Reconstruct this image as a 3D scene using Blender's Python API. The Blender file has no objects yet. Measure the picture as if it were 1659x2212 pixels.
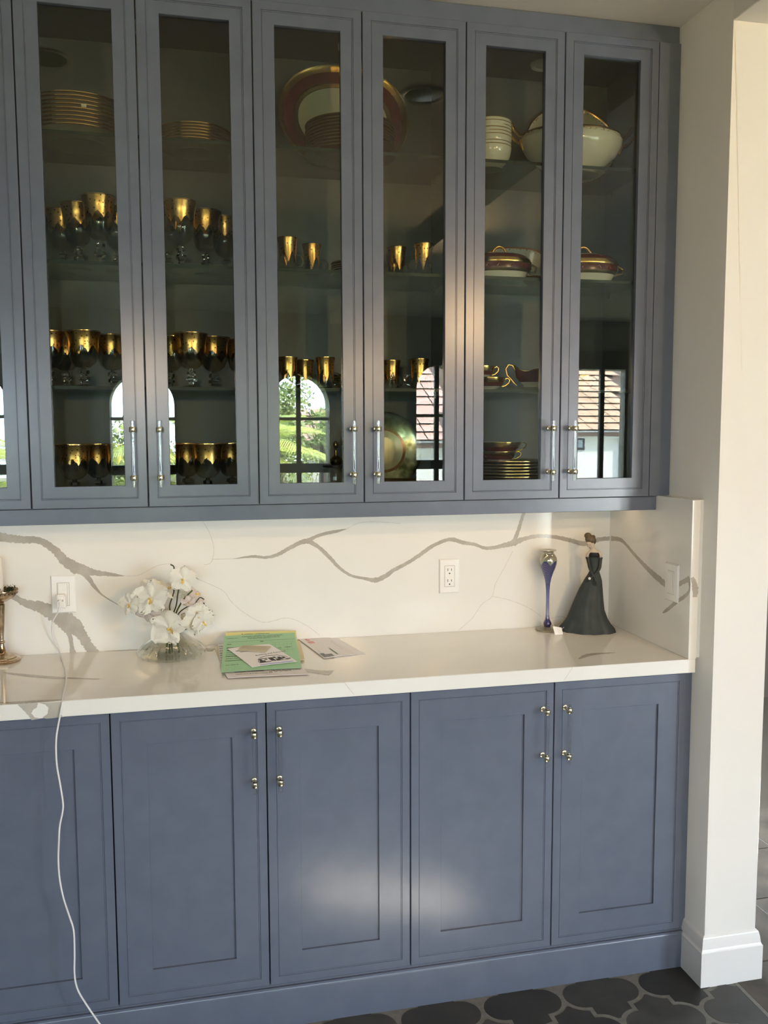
import bpy, bmesh, math, random
from mathutils import Vector, Matrix
import numpy as np
R = math.radians
PI = math.pi
rnd = random.Random(7)
C = bpy.context.scene.collection
S = bpy.context.scene

# ---------------------------------------------------------------- camera
CAM = np.array([0.5917, -2.1547, 1.5425]); YAW, PITCH, ROLL, F = 0.2204, -0.0921, -0.0032, 1894.2
_fw = np.array([math.sin(YAW)*math.cos(PITCH), math.cos(YAW)*math.cos(PITCH), math.sin(PITCH)])
_r = np.array([math.cos(YAW), -math.sin(YAW), 0.0]); _u = np.cross(_r, _fw)
_R = math.cos(ROLL)*_r + math.sin(ROLL)*_u; _U = -math.sin(ROLL)*_r + math.cos(ROLL)*_u
cam = bpy.data.cameras.new('camera'); co = bpy.data.objects.new('camera', cam); C.objects.link(co)
M4 = Matrix(((_R[0], _U[0], -_fw[0], CAM[0]), (_R[1], _U[1], -_fw[1], CAM[1]), (_R[2], _U[2], -_fw[2], CAM[2]), (0, 0, 0, 1)))
co.matrix_world = M4
cam.sensor_fit = 'HORIZONTAL'; cam.sensor_width = 36; cam.lens = 36*F/1659
cam.clip_start = 0.05; cam.clip_end = 200
S.camera = co
def _ray(px, py): return _fw + _R*(px-829.5)/F - _U*(py-1106)/F
def onY(px, py, y): d = _ray(px, py); return Vector(CAM + d*(y-CAM[1])/d[1])
def onZ(px, py, z): d = _ray(px, py); return Vector(CAM + d*(z-CAM[2])/d[2])
def onX(px, py, x): d = _ray(px, py); return Vector(CAM + d*(x-CAM[0])/d[0])
def mirY(px, py, y, m=0.149):
    d = _ray(px, py); h = CAM + d*(m-CAM[1])/d[1]; d = d*np.array([1, -1, 1]); return Vector(h + d*(y-h[1])/d[1])

# ---------------------------------------------------------------- world, sun, exposure
w = bpy.data.worlds.new('sky'); S.world = w; w.use_nodes = True
nt = w.node_tree; nt.nodes.clear()
bg = nt.nodes.new('ShaderNodeBackground'); out = nt.nodes.new('ShaderNodeOutputWorld')
bg.inputs[0].default_value = (0.66, 0.82, 1.0, 1); bg.inputs[1].default_value = 33.0
nt.links.new(bg.outputs[0], out.inputs[0])
sun = bpy.data.lights.new('sun', 'SUN'); sun.energy = 140; sun.angle = R(0.6); sun.color = (1.0, 0.93, 0.82)
so = bpy.data.objects.new('sun', sun); C.objects.link(so)
SUND = Vector((-0.85, -0.32, -0.42)).normalized()
so.rotation_euler = SUND.to_track_quat('-Z', 'Y').to_euler()
S.view_settings.view_transform = 'Standard'; S.view_settings.look = 'None'
S.view_settings.gamma = 1; S.view_settings.use_curve_mapping = False
S.view_settings.exposure = 0.30
# unseen warm spots placed behind the camera to warm cabinets and pier
LAMPS = [(.34, -3.0, 1.88, 26), (1.68, -3.0, 1.88, 22), (2.38, -3.0, 2.22, 56)]
for (lx, ly, lz, le) in LAMPS:
    l = bpy.data.lights.new('warm_spot', 'SPOT'); l.spot_size = R(92); l.spot_blend = .7; l.energy = le*1.25; l.color = (1.0, 0.66, 0.33)
    l.shadow_soft_size = 0.045
    o = bpy.data.objects.new('warm_spot', l); C.objects.link(o); o.location = (lx, ly, lz)
    o.rotation_euler = (Vector((1.05+.25*(lx-1.05), .2, 1.9))-Vector((lx, ly, lz))).to_track_quat('-Z', 'Y').to_euler()
led = bpy.data.lights.new('under_cabinet_led', 'AREA'); led.shape = 'RECTANGLE'; led.size = 2.0; led.size_y = .012; led.energy = .75; led.color = (1.0, .74, .45)
lo = bpy.data.objects.new('under_cabinet_led', led); C.objects.link(lo); lo.location = (.90, .30, 1.343)
def portal(x, y, z, sx, sy, rot):
    l = bpy.data.lights.new('window_portal', 'AREA'); l.shape = 'RECTANGLE'; l.size = sx; l.size_y = sy
    l.cycles.is_portal = True
    o = bpy.data.objects.new('window_portal', l); C.objects.link(o); o.location = (x, y, z); o.rotation_euler = rot

# ---------------------------------------------------------------- helpers
def tag(o, label=None, cat=None, group=None, kind=None):
    if label: o['label'] = label
    if cat: o['category'] = cat
    if group: o['group'] = group
    if kind: o['kind'] = kind
    return o
def thing(name, label, cat, loc=(0, 0, 0), rz=0.0, group=None):
    o = bpy.data.objects.new(name, None); C.objects.link(o); o.location = loc; o.rotation_euler = (0, 0, rz)
    o.empty_display_size = 0.05
    return tag(o, label, cat, group)
def dup(root, loc=None, rz=None, label=None, group=None, parent=None):
    r = root.copy(); C.objects.link(r)
    if loc is not None: r.location = loc
    if rz is not None: r.rotation_euler = (0, 0, rz)
    if label: r['label'] = label
    if group: r['group'] = group
    if parent: r.parent = parent
    for ch in list(root.children): dup(ch, parent=r)
    return r
class G:
    def __init__(s): s.v = []; s.f = []; s.m = []
    def add(s, vs, fs, m=0):
        b = len(s.v); s.v += [Vector(v) for v in vs]
        for f in fs: s.f.append([b+i for i in f]); s.m.append(m)
        return s
    def box(s, x0, x1, y0, y1, z0, z1, m=0):
        return s.add([(x0,y0,z0),(x1,y0,z0),(x1,y1,z0),(x0,y1,z0),(x0,y0,z1),(x1,y0,z1),(x1,y1,z1),(x0,y1,z1)],
            [(0,3,2,1),(4,5,6,7),(0,1,5,4),(1,2,6,5),(2,3,7,6),(3,0,4,7)], m)
    def rings(s, secs, n=32, mats=None, expo=2.0, cap0=True, cap1=True, m=0, M=None, mod=None):
        """stack of oval sections (a, b, z[, cx, cy])"""
        vs = []; fs = []; ms = []
        for k, q in enumerate(secs):
            a, b, z = q[:3]; cx, cy = (q[3], q[4]) if len(q) > 3 else (0, 0)
            for i in range(n):
                t = 2*PI*i/n; c, d = math.cos(t), math.sin(t)
                rr = mod(t, k) if mod else 1.0
                vs.append(Vector((cx+rr*a*math.copysign(abs(c)**(2/expo), c), cy+rr*b*math.copysign(abs(d)**(2/expo), d), z)))
        for k in range(len(secs)-1):
            for i in range(n):
                j = (i+1) % n
                fs.append((k*n+i, k*n+j, (k+1)*n+j, (k+1)*n+i)); ms.append(mats[k] if mats else m)
        if cap0: fs.append(tuple(range(n))[::-1]); ms.append(mats[0] if mats else m)
        if cap1: fs.append(tuple((len(secs)-1)*n+i for i in range(n))); ms.append(mats[-1] if mats else m)
        if M is not None: vs = [M @ v for v in vs]
        b = len(s.v); s.v += vs
        for f, mm in zip(fs, ms): s.f.append([b+i for i in f]); s.m.append(mm)
        return s
    def lathe(s, prof, n=32, **k): return s.rings([(r, r, z) for r, z in prof], n, **k)
    def tube(s, pts, r, n=8, m=0, caps=True, flat=1.0):
        pts = [Vector(p) for p in pts]; L = len(pts); rs = r if isinstance(r, (list, tuple)) else [r]*L
        up = None; vs = []
        for i, p in enumerate(pts):
            d = (pts[min(i+1, L-1)]-pts[max(i-1, 0)]).normalized()
            if up is None: up = Vector((0, 0, 1)) if abs(d.z) < 0.9 else Vector((1, 0, 0))
            up = (up-d*up.dot(d)).normalized(); sd = d.cross(up)
            for k in range(n):
                t = 2*PI*k/n; vs.append(p+up*math.cos(t)*rs[i]+sd*math.sin(t)*rs[i]*flat)
        fs = [(i*n+k, i*n+(k+1) % n, (i+1)*n+(k+1) % n, (i+1)*n+k) for i in range(L-1) for k in range(n)]
        if caps: fs += [tuple(range(n))[::-1], tuple((L-1)*n+k for k in range(n))]
        return s.add(vs, fs, m)
    def poly(s, pts, z0, z1, m=0):
        n = len(pts)
        return s.add([(x, y, z0) for x, y in pts]+[(x, y, z1) for x, y in pts],
            [tuple(range(n))[::-1], tuple(range(n, 2*n))]+[(i, (i+1) % n, n+(i+1) % n, n+i) for i in range(n)], m)
    def frame(s, x0, x1, z0, z1, prof, m=0, close=False, mclose=None):
        """mitred frame in the XZ plane; prof = (inset, y) from the outer back edge to the inner one"""
        vs = []
        for ins, y in prof: vs += [(x0+ins, y, z0+ins), (x1-ins, y, z0+ins), (x1-ins, y, z1-ins), (x0+ins, y, z1-ins)]
        fs = [(4*k+i, 4*k+(i+1) % 4, 4*k+4+(i+1) % 4, 4*k+4+i) for k in range(len(prof)-1) for i in range(4)]
        if close: k = 4*(len(prof)-1); fs.append((k, k+1, k+2, k+3))
        return s.add(vs, fs, m)
    def build(s, name, mats, parent=None, world=True, bevel=0, smooth=True, angle=35, seg=1, loc=None):
        if not isinstance(mats, (list, tuple)): mats = [mats]
        off = Vector((0, 0, 0))
        if parent is not None and world:
            p = parent
            while p is not None: off += p.location; p = p.parent
        if loc is not None: off = Vector(loc)
        me = bpy.data.meshes.new(name)
        me.from_pydata([tuple(v-off) for v in s.v], [], s.f)
        for i, mm in enumerate(s.m): me.polygons[i].material_index = mm
        for mt in mats: me.materials.append(mt)
        bm = bmesh.new(); bm.from_mesh(me); bmesh.ops.remove_doubles(bm, verts=bm.verts, dist=1e-6)
        bmesh.ops.recalc_face_normals(bm, faces=bm.faces)
        if bevel:
            es = [e for e in bm.edges if len(e.link_faces) == 2 and e.calc_face_angle(0) > 0.6]
            bmesh.ops.bevel(bm, geom=es, offset=bevel, segments=seg, affect='EDGES', clamp_overlap=True)
        bm.to_mesh(me); bm.free()
        if smooth:
            me.shade_smooth(); me.set_sharp_from_angle(angle=R(angle))
        o = bpy.data.objects.new(name, me); C.objects.link(o)
        if parent is not None: o.parent = parent
        if loc is not None: o.location = loc
        return o

# ---------------------------------------------------------------- materials
def mat(name, col=(.5, .5, .5), rough=.5, metal=0, spec=.5, **k):
    m = bpy.data.materials.new(name); m.use_nodes = True; b = m.node_tree.nodes['Principled BSDF']
    b.inputs['Base Color'].default_value = (*col, 1); b.inputs['Roughness'].default_value = rough
    b.inputs['Metallic'].default_value = metal; b.inputs['Specular IOR Level'].default_value = spec
    for a, v in k.items(): b.inputs[a.replace('_', ' ')].default_value = v
    return m
def nodes(m): t = m.node_tree; return t, t.nodes, t.links, t.nodes['Principled BSDF']
def noise_col(m, c1, c2, scale, detail=3, lo=.35, hi=.65, bump=0, bscale=None, dist=.001, coord='Object', stretch=None):
    t, n, l, b = nodes(m)
    tc = n.new('ShaderNodeTexCoord'); src = tc.outputs[coord]
    if stretch:
        mp = n.new('ShaderNodeMapping'); mp.inputs['Scale'].default_value = stretch; l.new(src, mp.inputs[0]); src = mp.outputs[0]
    ns = n.new('ShaderNodeTexNoise'); ns.inputs['Scale'].default_value = scale; ns.inputs['Detail'].default_value = detail
    l.new(src, ns.inputs['Vector'])
    cr = n.new('ShaderNodeValToRGB'); cr.color_ramp.elements[0].position = lo; cr.color_ramp.elements[1].position = hi
    cr.color_ramp.elements[0].color = (*c1, 1); cr.color_ramp.elements[1].color = (*c2, 1)
    l.new(ns.outputs[0], cr.inputs[0]); l.new(cr.outputs[0], b.inputs['Base Color'])
    if bump:
        n2 = n.new('ShaderNodeTexNoise'); n2.inputs['Scale'].default_value = bscale or scale; n2.inputs['Detail'].default_value = 2
        l.new(src, n2.inputs['Vector'])
        bp = n.new('ShaderNodeBump'); bp.inputs['Strength'].default_value = bump; bp.inputs['Distance'].default_value = dist
        l.new(n2.outputs[0], bp.inputs['Height']); l.new(bp.outputs[0], b.inputs['Normal'])
    return m
def thin_glass(name, tint=(1, 1, 1), f0=.04, rough=0.0, power=5.0, top=1.0):
    m = bpy.data.materials.new(name); m.use_nodes = True; t = m.node_tree; n = t.nodes; l = t.links; n.clear()
    o = n.new('ShaderNodeOutputMaterial'); mx = n.new('ShaderNodeMixShader'); tr = n.new('ShaderNodeBsdfTransparent')
    gl = n.new('ShaderNodeBsdfGlossy'); lw = n.new('ShaderNodeLayerWeight'); lw.inputs[0].default_value = .5
    pw = n.new('ShaderNodeMath'); pw.operation = 'POWER'; pw.inputs[1].default_value = power
    ma = n.new('ShaderNodeMath'); ma.operation = 'MULTIPLY_ADD'; ma.inputs[1].default_value = top-f0; ma.inputs[2].default_value = f0
    tr.inputs[0].default_value = (*tint, 1); gl.inputs['Roughness'].default_value = rough; gl.inputs[0].default_value = (1, 1, 1, 1)
    l.new(lw.outputs['Facing'], pw.inputs[0]); l.new(pw.outputs[0], ma.inputs[0]); l.new(ma.outputs[0], mx.inputs[0])
    l.new(tr.outputs[0], mx.inputs[1]); l.new(gl.outputs[0], mx.inputs[2]); l.new(mx.outputs[0], o.inputs[0])
    return m

PAINT = noise_col(mat('blue_grey_satin_paint', rough=.24, spec=.5), (.110, .131, .180), (.120, .141, .192), 14, bump=.05, bscale=420, dist=.0006)
INNER = mat('cabinet_inner_paint', (.105, .118, .115), .4)
WALL = noise_col(mat('cream_wall_paint', rough=.55), (.86, .84, .80), (.88, .86, .82), 3, bump=.05, bscale=180, dist=.0008)
CEIL = mat('ceiling_paint', (.76, .73, .68), .7)
TRIM = mat('white_gloss_trim', (.86, .85, .83), .28)
QUARTZ = noise_col(mat('white_polished_quartz', rough=.09, spec=.55), (.84, .83, .79), (.87, .86, .82), 5)
VEIN = noise_col(mat('quartz_vein_grey', rough=.1, spec=.55), (.44, .41, .36), (.52, .49, .43), 30, 4)
HAIRVEIN = mat('quartz_hairline', (.68, .65, .58), .1)
PANE = thin_glass('cabinet_pane_glass', (.86, .885, .85), .038)
SHELFG = thin_glass('shelf_glass', (.88, .93, .89), .05)
SHEDGE = mat('shelf_glass_edge', (.012, .028, .020), .35, spec=.25)
CRYST = thin_glass('clear_crystal', (.955, .96, .955), .05, power=3.6, top=.85)
STEMG = mat('solid_crystal', (.93, .94, .93), .02, Transmission_Weight=1.0, IOR=1.5)
ACRYL = thin_glass('clear_acrylic', (.93, .94, .95), .11, power=2.0, top=.7)
GOLD = noise_col(mat('gilt_gold', rough=.22, metal=1), (.78, .46, .13), (.95, .62, .22), 120, bump=.3, bscale=260, dist=.0006)
GOLDL = mat('bright_gold_line', (.92, .60, .22), .18, metal=1)
DGOLD = mat('dull_gold', (.40, .26, .10), .3, metal=1)
MAROON = noise_col(mat('maroon_glaze', rough=.2, spec=.3), (.085, .010, .006), (.13, .018, .010), 60)
CHINA = mat('cream_china', (.66, .63, .53), .12, spec=.6)
BRASS = mat('champagne_metal', (.83, .74, .52), .16, metal=1)
CHROME = mat('brushed_nickel', (.75, .73, .68), .2, metal=1)
DARK = mat('black_gap', (.008, .008, .008), .9)
PLASTIC = mat('white_plastic', (.90, .89, .86), .25)
SLOT = mat('socket_slots', (.03, .028, .025), .6)
GROUT = noise_col(mat('grey_grout', rough=.9), (.16, .155, .14), (.20, .19, .175), 60)
TILE = noise_col(mat('charcoal_cement_tile', rough=.5), (.026, .026, .025), (.055, .053, .048), 7, 3, .3, .75, coord='Object')
BROWNT = noise_col(mat('brown_slate', rough=.5), (.035, .026, .018), (.075, .055, .038), 9, 5, bump=.3, bscale=30, dist=.003)
IRON = mat('black_iron', (.012, .011, .010), .45)
# ---------------------------------------------------------------- room shell
YB = .443; XW = 1.962; ZC = 2.662; YP = -.087; XP2 = 2.124; ZH = 2.572
st = lambda o: tag(o, kind='structure')
fl = st(G().box(-3.2, 2.056, -6.2, .62, -.12, 0).build('floor', GROUT, smooth=False))
GLOW_RUG = tag(G().box(.60, 1.95, -1.35, -.36, .0036, .0080).build('glow_rug', noise_col(mat('taupe_glow_rug', rough=.95), (.34, .33, .30), (.40, .39, .36), 60), bevel=.002), 'low taupe rug added out of view to give the base cabinet doors a pale glow', 'rug')  # added out of view so a sunlit patch glows in the lower doors
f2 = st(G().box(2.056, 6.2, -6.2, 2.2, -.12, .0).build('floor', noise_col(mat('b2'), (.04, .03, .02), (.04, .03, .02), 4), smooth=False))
# brown slate slabs of the next room
k = 0
me0 = None
for i in range(5):
    for j in range(7):
        x0 = 2.062+i*.305+(0); y0 = -1.25+j*.305
        if me0 is None:
            o = G().box(0, .299, 0, .299, .0002, .0016).build('slab', BROWNT, parent=f2, bevel=.0005); me0 = o.data
        else: o = bpy.data.objects.new('slab', me0); C.objects.link(o); o.parent = f2
        o.location = (x0, y0, 0)
st(G().box(2.0505, 2.0618, -1.6, YP-.016, .0001, .0014).build('trim_2', GROUT, smooth=False))
# arabesque tiles
def arab(inset):
    P = []; r = .0585
    def arc(cx, cy, a0, a1, n=9): return [(cx+r*math.cos(R(a0+(a1-a0)*i/n)), cy+r*math.sin(R(a0+(a1-a0)*i/n))) for i in range(n+1)]
    r = .0571
    P += arc(.0571, 0, -90, 90, 16)
    P += arc(.0571, .144, -90, -180, 8)
    P += arc(-.0571, .144, 0, -90, 8)[1:]
    P += arc(-.0571, 0, 90, 270, 16)
    P += arc(-.0571, -.144, 90, 0, 8)
    P += arc(.0571, -.144, 180, 90, 8)[1:]
    P = [p for i, p in enumerate(P) if math.dist(p, P[i-1]) > 1e-4]
    n = len(P); Q = []
    for i in range(n):
        a, b, c = Vector(P[i-1]), Vector(P[i]), Vector(P[(i+1) % n])
        n1 = Vector(((b-a).y, -(b-a).x)).normalized(); n2 = Vector(((c-b).y, -(c-b).x)).normalized(); nn = (n1+n2).normalized()
        q_ = b-nn*inset/max(.6, nn.dot(n1))
        if abs(b.y) > .09 and (b.x*q_.x <= 0 or abs(q_.x) < .0012): continue
        Q.append(tuple(q_))
    return Q
TP = [q for q in arab(.0066) if abs(q[1]) < .1355]
tm = None
def tile_geo(clip=None):
    g = G(); g.poly(TP, .0001, .0009); return g
tshade = []
for q in range(5):
    mm = noise_col(mat('cement_tile_%d' % q, rough=.5), tuple(c*(.62+.16*q) for c in (.030, .029, .028)), tuple(c*(.7+.2*q) for c in (.056, .053, .047)), 6+q, 3, .3, .75)
    tshade.append(mm)
tmesh = []
for q in range(5):
    o = tile_geo().build('tile', tshade[q], smooth=False); tmesh.append(o.data); bpy.data.objects.remove(o)
for i in range(-3, 8):
    for j in range(-12, 1):
        cx = 1.670+.2285*(i if j % 2 == 0 else i+.5)-.2285*5+.2285*0; cy = -.056+.144*j
        cx += 0.2285*0
        if cx > 2.056+.10 or cx < .1: continue
        if cy > .01: continue
        q = rnd.randrange(5)
        if cx+.115 > 2.05 or cy+.15 > .0:
            g = tile_geo(); me = bpy.data.meshes.new('tile'); me.from_pydata([(v.x+cx, v.y+cy, v.z) for v in g.v], [], g.f)
            bm = bmesh.new(); bm.from_mesh(me)
            for pc, pn in (((2.050, 0, 0), (1, 0, 0)), ((0, .001, 0), (0, 1, 0))):
                if pn[1] and cx > 1.955: continue
                bmesh.ops.bisect_plane(bm, geom=bm.verts[:]+bm.edges[:]+bm.faces[:], plane_co=pc, plane_no=pn, clear_outer=True)
                bmesh.ops.holes_fill(bm, edges=[e for e in bm.edges if len(e.link_faces) == 1])
            bm.to_mesh(me); bm.free(); me.materials.append(tshade[q])
            o = bpy.data.objects.new('tile', me); C.objects.link(o); o.parent = fl
        else:
            o = bpy.data.objects.new('tile', tmesh[q]); C.objects.link(o); o.parent = fl; o.location = (cx, cy, 0)
# walls
st(G().box(-3.2, XW, YB+.0215, YB+.16, 0, ZC).build('wall_back', WALL, smooth=False))
wr = G().box(XW, XP2, YP, YB+.02, 0, ZC).box(XW, XP2, -5.99, YP, ZH, ZC)
wr = st(wr.build('wall_right', WALL, bevel=.002, angle=25))
st(G().box(1.949, XW, -.022, YB, .916, 1.353).build('trim_1', WALL, smooth=False))
st(G().box(-3.2, 6.2, -6.2, 2.2, ZC, ZC+.12).build('ceiling', CEIL, smooth=False))
st(G().box(-3.32, -3.2, -6.2, .62, 0, ZC).build('wall_left', WALL, smooth=False))
# far right room walls: one with an unseen high opening added to aim the sun patch
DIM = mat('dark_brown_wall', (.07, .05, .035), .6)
st(G().box(2.124, 6.2, 2.2, 2.3, 0, ZC).build('wall_far_back', DIM, smooth=False))
g = G(); wy0, wy1, wz0, wz1 = 1.22, 1.47, 2.36, 2.65
g.box(6.2, 6.3, -6.2, wy0, 0, ZC).box(6.2, 6.3, wy1, 2.3, 0, ZC).box(6.2, 6.3, wy0, wy1, 0, wz0).box(6.2, 6.3, wy0, wy1, wz1, ZC)
st(g.build('wall_far_right', DIM, smooth=False))
# baseboard round the pier
def base_prof(): return [(0, 0), (.015, 0), (.015, .100), (.0125, .104), (.011, .108), (.009, .124), (.0065, .136), (.005, .139), (0, .144)]
def sweep(path, prof, closed=False):
    """profile (out, z) swept along 2D path with mitres, outward = right of travel"""
    g = G(); vs = []; n = len(path)
    for i, p in enumerate(path):
        p = Vector(p)
        d0 = (p-Vector(path[i-1])).normalized() if i > 0 else None; d1 = (Vector(path[i+1])-p).normalized() if i < n-1 else None
        d0 = d0 or d1; d1 = d1 or d0
        n0 = Vector((d0.y, -d0.x)); n1 = Vector((d1.y, -d1.x)); nn = (n0+n1).normalized(); s = 1/max(.3, nn.dot(n0))
        for o_, z in prof: vs.append((p.x+nn.x*o_*s, p.y+nn.y*o_*s, z))
    m = len(prof)
    fs = [(i*m+k, i*m+k+1, (i+1)*m+k+1, (i+1)*m+k) for i in range(n-1) for k in range(m-1)]
    fs += [tuple(range(m)), tuple((n-1)*m+k for k in range(m))[::-1]]
    return g.add(vs, fs)
st(sweep([(XW, .012), (XW, YP), (XP2, YP), (XP2, 2.2)], base_prof()).build('baseboard_right', TRIM, angle=12))

# window wall far behind the camera (seen mirrored in the cabinet panes)
WY = -6.0
ARCH = [(-1.26, .29, 1.22, 2.08, .07, 0, 1), (.197, .29, 1.20, 2.08, .05, 0, 2), (1.656, .29, 1.20, 2.08, .07, 0, 3), (3.05, .235, 1.22, 2.19, .10, -.09, 4)]
RX0, RX1, RZT = 4.42, 5.14, 2.171
xs = [-3.2]
g = G()
def arch_pts(cx, hw, z0, zt, n=16):
    zs = zt-hw
    return [(cx-hw, z0)]+[(cx-hw*math.cos(PI*i/n), zs+hw*math.sin(PI*i/n)) for i in range(n+1)]+[(cx+hw, z0)]
x = -3.2
WT = .22
for (cx, hw, z0, zt, rg, sh, idx) in ARCH:
    z0o = z0-.30
    g.box(x, cx-hw, WY-WT, WY, 0, ZC); g.box(cx-hw, cx+hw, WY-WT, WY, 0, z0o)
    P = arch_pts(cx, hw, z0o, zt)[1:-1]
    for (a, b) in zip(P[:-1], P[1:]):
        g.add([(a[0], WY, a[1]), (b[0], WY, b[1]), (b[0], WY, ZC), (a[0], WY, ZC), (a[0], WY-WT, a[1]), (b[0], WY-WT, b[1]), (b[0], WY-WT, ZC), (a[0], WY-WT, ZC)],
              [(0, 1, 2, 3), (7, 6, 5, 4), (0, 4, 5, 1), (3, 2, 6, 7)])
    x = cx+hw
g.box(x, RX0, WY-WT, WY, 0, ZC, 1).box(RX0, RX1, WY-WT, WY, RZT, ZC).box(RX0, RX1, WY-WT, WY, 0, .25).box(RX1, 5.28, WY-WT, WY, 0, ZC).box(5.28, 6.2, WY-WT, WY, RZT, ZC).box(5.28, 6.2, WY-WT, WY, 0, .25)  # first bay made pale to brighten the reflection in the fifth pane
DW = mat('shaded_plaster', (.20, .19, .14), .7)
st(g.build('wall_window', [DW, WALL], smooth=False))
WGLASS = thin_glass('window_glass', (.97, .98, .98), .04)
for (cx, hw, z0, zt, rg, sh, idx) in ARCH:
    t = tag(bpy.data.objects.new('window_%d' % idx, None), kind='structure'); C.objects.link(t); t.location = (cx, WY, z0)
    z0o = z0-.30
    A = arch_pts(cx, hw, z0o, zt); B = arch_pts(cx+sh, hw+rg+abs(sh), z0o-.04, zt+rg+abs(sh)*.3)
    n = len(A); gg = G()
    for i in range(n-1):
        gg.add([(A[i][0], WY+.001, A[i][1]), (A[i+1][0], WY+.001, A[i+1][1]), (B[i+1][0], WY+.001, B[i+1][1]), (B[i][0], WY+.001, B[i][1]),
                (A[i][0], WY+.035, A[i][1]), (A[i+1][0], WY+.035, A[i+1][1]), (B[i+1][0], WY+.035, B[i+1][1]), (B[i][0], WY+.035, B[i][1])],
               [(4, 5, 6, 7), (0, 1, 5, 4), (2, 3, 7, 6)])
    gg.build('casing', IRON, t, smooth=False)
    bz = z0+ (.463 if idx != 4 else .475)
    gb = G().box(cx-.022, cx+.022, WY-.09, WY-.05, z0o, zt).box(cx-hw, cx+hw, WY-.09, WY-.05, bz-.015, bz+.015)
    gb.box(cx-hw, cx+hw, WY-.10, WY-.04, z0-.06, z0+.03)
    gb.build('glazing_bar', IRON, t, smooth=False)
    gp = G().add([(p[0], WY-.07, p[1]) for p in A], [tuple(range(n))])
    gp.build('pane', WGLASS, t, smooth=False)
    portal(cx, WY-.12, (z0o+zt)/2, 2*hw, zt-z0o, (R(90), 0, 0))
t = tag(bpy.data.objects.new('window_5', None), kind='structure'); C.objects.link(t); t.location = ((RX0+RX1)/2, WY, .25)
gg = G().box(RX0-.08, RX1+.06, WY+.001, WY+.03, RZT, 2.36).box(RX1, RX1+.06, WY+.001, WY+.03, .2, RZT).box(RX0-.08, RX0, WY+.001, WY+.03, .2, RZT)
gg.build('casing', IRON, t, smooth=False)
G().box(4.825, 4.875, WY-.09, WY-.05, .25, RZT).box(RX1-.03, RX1, WY-.09, WY-.05, .25, RZT).box(RX0, RX0+.03, WY-.09, WY-.05, .25, RZT).box(RX0, RX1, WY-.09, WY-.05, .25, .30).build('glazing_bar', IRON, t, smooth=False)
G().add([(RX0, WY-.07, .25), (RX1, WY-.07, .25), (RX1, WY-.07, RZT), (RX0, WY-.07, RZT)], [(0, 1, 2, 3)]).build('pane', WGLASS, t, smooth=False)
portal((RX0+RX1)/2, WY-.12, (.25+RZT)/2, RX1-RX0, RZT-.25, (R(90), 0, 0))
portal((5.28+6.2)/2, WY-.12, (.25+RZT)/2, .92, RZT-.25, (R(90), 0, 0))
# recessed can lights in the ceiling over the cabinet run and over the room
def can(x, y, lab):
    o = thing('recessed_light', lab, 'ceiling light', (x, y, ZC))
    G().lathe([(.075, -.001), (.078, -.004), (.070, -.006), (.062, -.002), (.060, -.0015)], 32, M=Matrix.Translation((x, y, ZC)), cap0=False, cap1=False).build('trim_ring', TRIM, o)
    G().lathe([(.060, -.0018), (.03, -.003)], 32, M=Matrix.Translation((x, y, ZC)), cap0=False).build('reflector', mat('can_reflector', (.10, .09, .08), .2, metal=.6), o)
    return o
can(1.39, -.47, 'small round ceiling downlight mirrored in the fourth glass door')
can(.206, -.43, 'small round ceiling downlight mirrored in the leftmost full glass door')

# ---------------------------------------------------------------- quartz: counter, backsplash, side panel with inlaid veins
Q0 = .8757; ZT = .914
ctr = G().box(-1.2, 1.947, -.030, YB, Q0, ZT).build('countertop', QUARTZ, bevel=.0012)
tag(ctr, 'white quartz countertop with thin grey veins over the blue base cabinets', 'countertop')
bs = tag(G().box(-1.2, 1.924, YB, YB+.02, ZT, 1.352).build('backsplash', QUARTZ, smooth=False), 'white quartz backsplash slab with wide grey veins behind the counter', 'backsplash')
sp = tag(G().box(1.924, 1.949, -.030, YB+.02, ZT, 1.353).build('side_splash', QUARTZ, bevel=.0012), 'white quartz end panel turned toward the room at the right of the counter', 'backsplash')
def ribbon(g, pts, ws, mp, off, jag=.27, hair=False, step=.004):
    """pts in photograph pixels on a slab, ws widths in px; mp(px,py)->3D; off = outward offset"""
    P = [mp(*p) for p in pts]; W = [w_/760 for w_ in ws]
    D = [0]
    for a, b in zip(P[:-1], P[1:]): D.append(D[-1]+(b-a).length)
    n = max(2, int(D[-1]/step)); L = []; nrm = off.normalized()
    for i in range(n+1):
        s = D[-1]*i/n; k = 0
        while k < len(D)-2 and D[k+1] < s: k += 1
        f = (s-D[k])/max(1e-9, D[k+1]-D[k])
        p0 = P[max(k-1, 0)]; p1 = P[k]; p2 = P[k+1]; p3 = P[min(k+2, len(P)-1)]
        p = .5*((2*p1)+(p2-p0)*f+(2*p0-5*p1+4*p2-p3)*f*f+(3*p1-p0-3*p2+p3)*f**3)
        L.append((p, W[k]*(1-f)+W[k+1]*f))
    vs = []
    for i, (p, w_) in enumerate(L):
        d = (L[min(i+1, n)][0]-L[max(i-1, 0)][0]).normalized(); sd = d.cross(nrm)
        j1 = 1+jag*(rnd.random()-.5)*1.2; j2 = 1+jag*(rnd.random()-.5)*1.2
        vs += [p+sd*w_*.5*j1+off, p-sd*w_*.5*j2+off]
    g.add(vs, [(2*i, 2*i+1, 2*i+3, 2*i+2) for i in range(n)])
mb = lambda px, py: onY(px, py, YB)
ob = Vector((0, -.0003, 0))
g = G()
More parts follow.
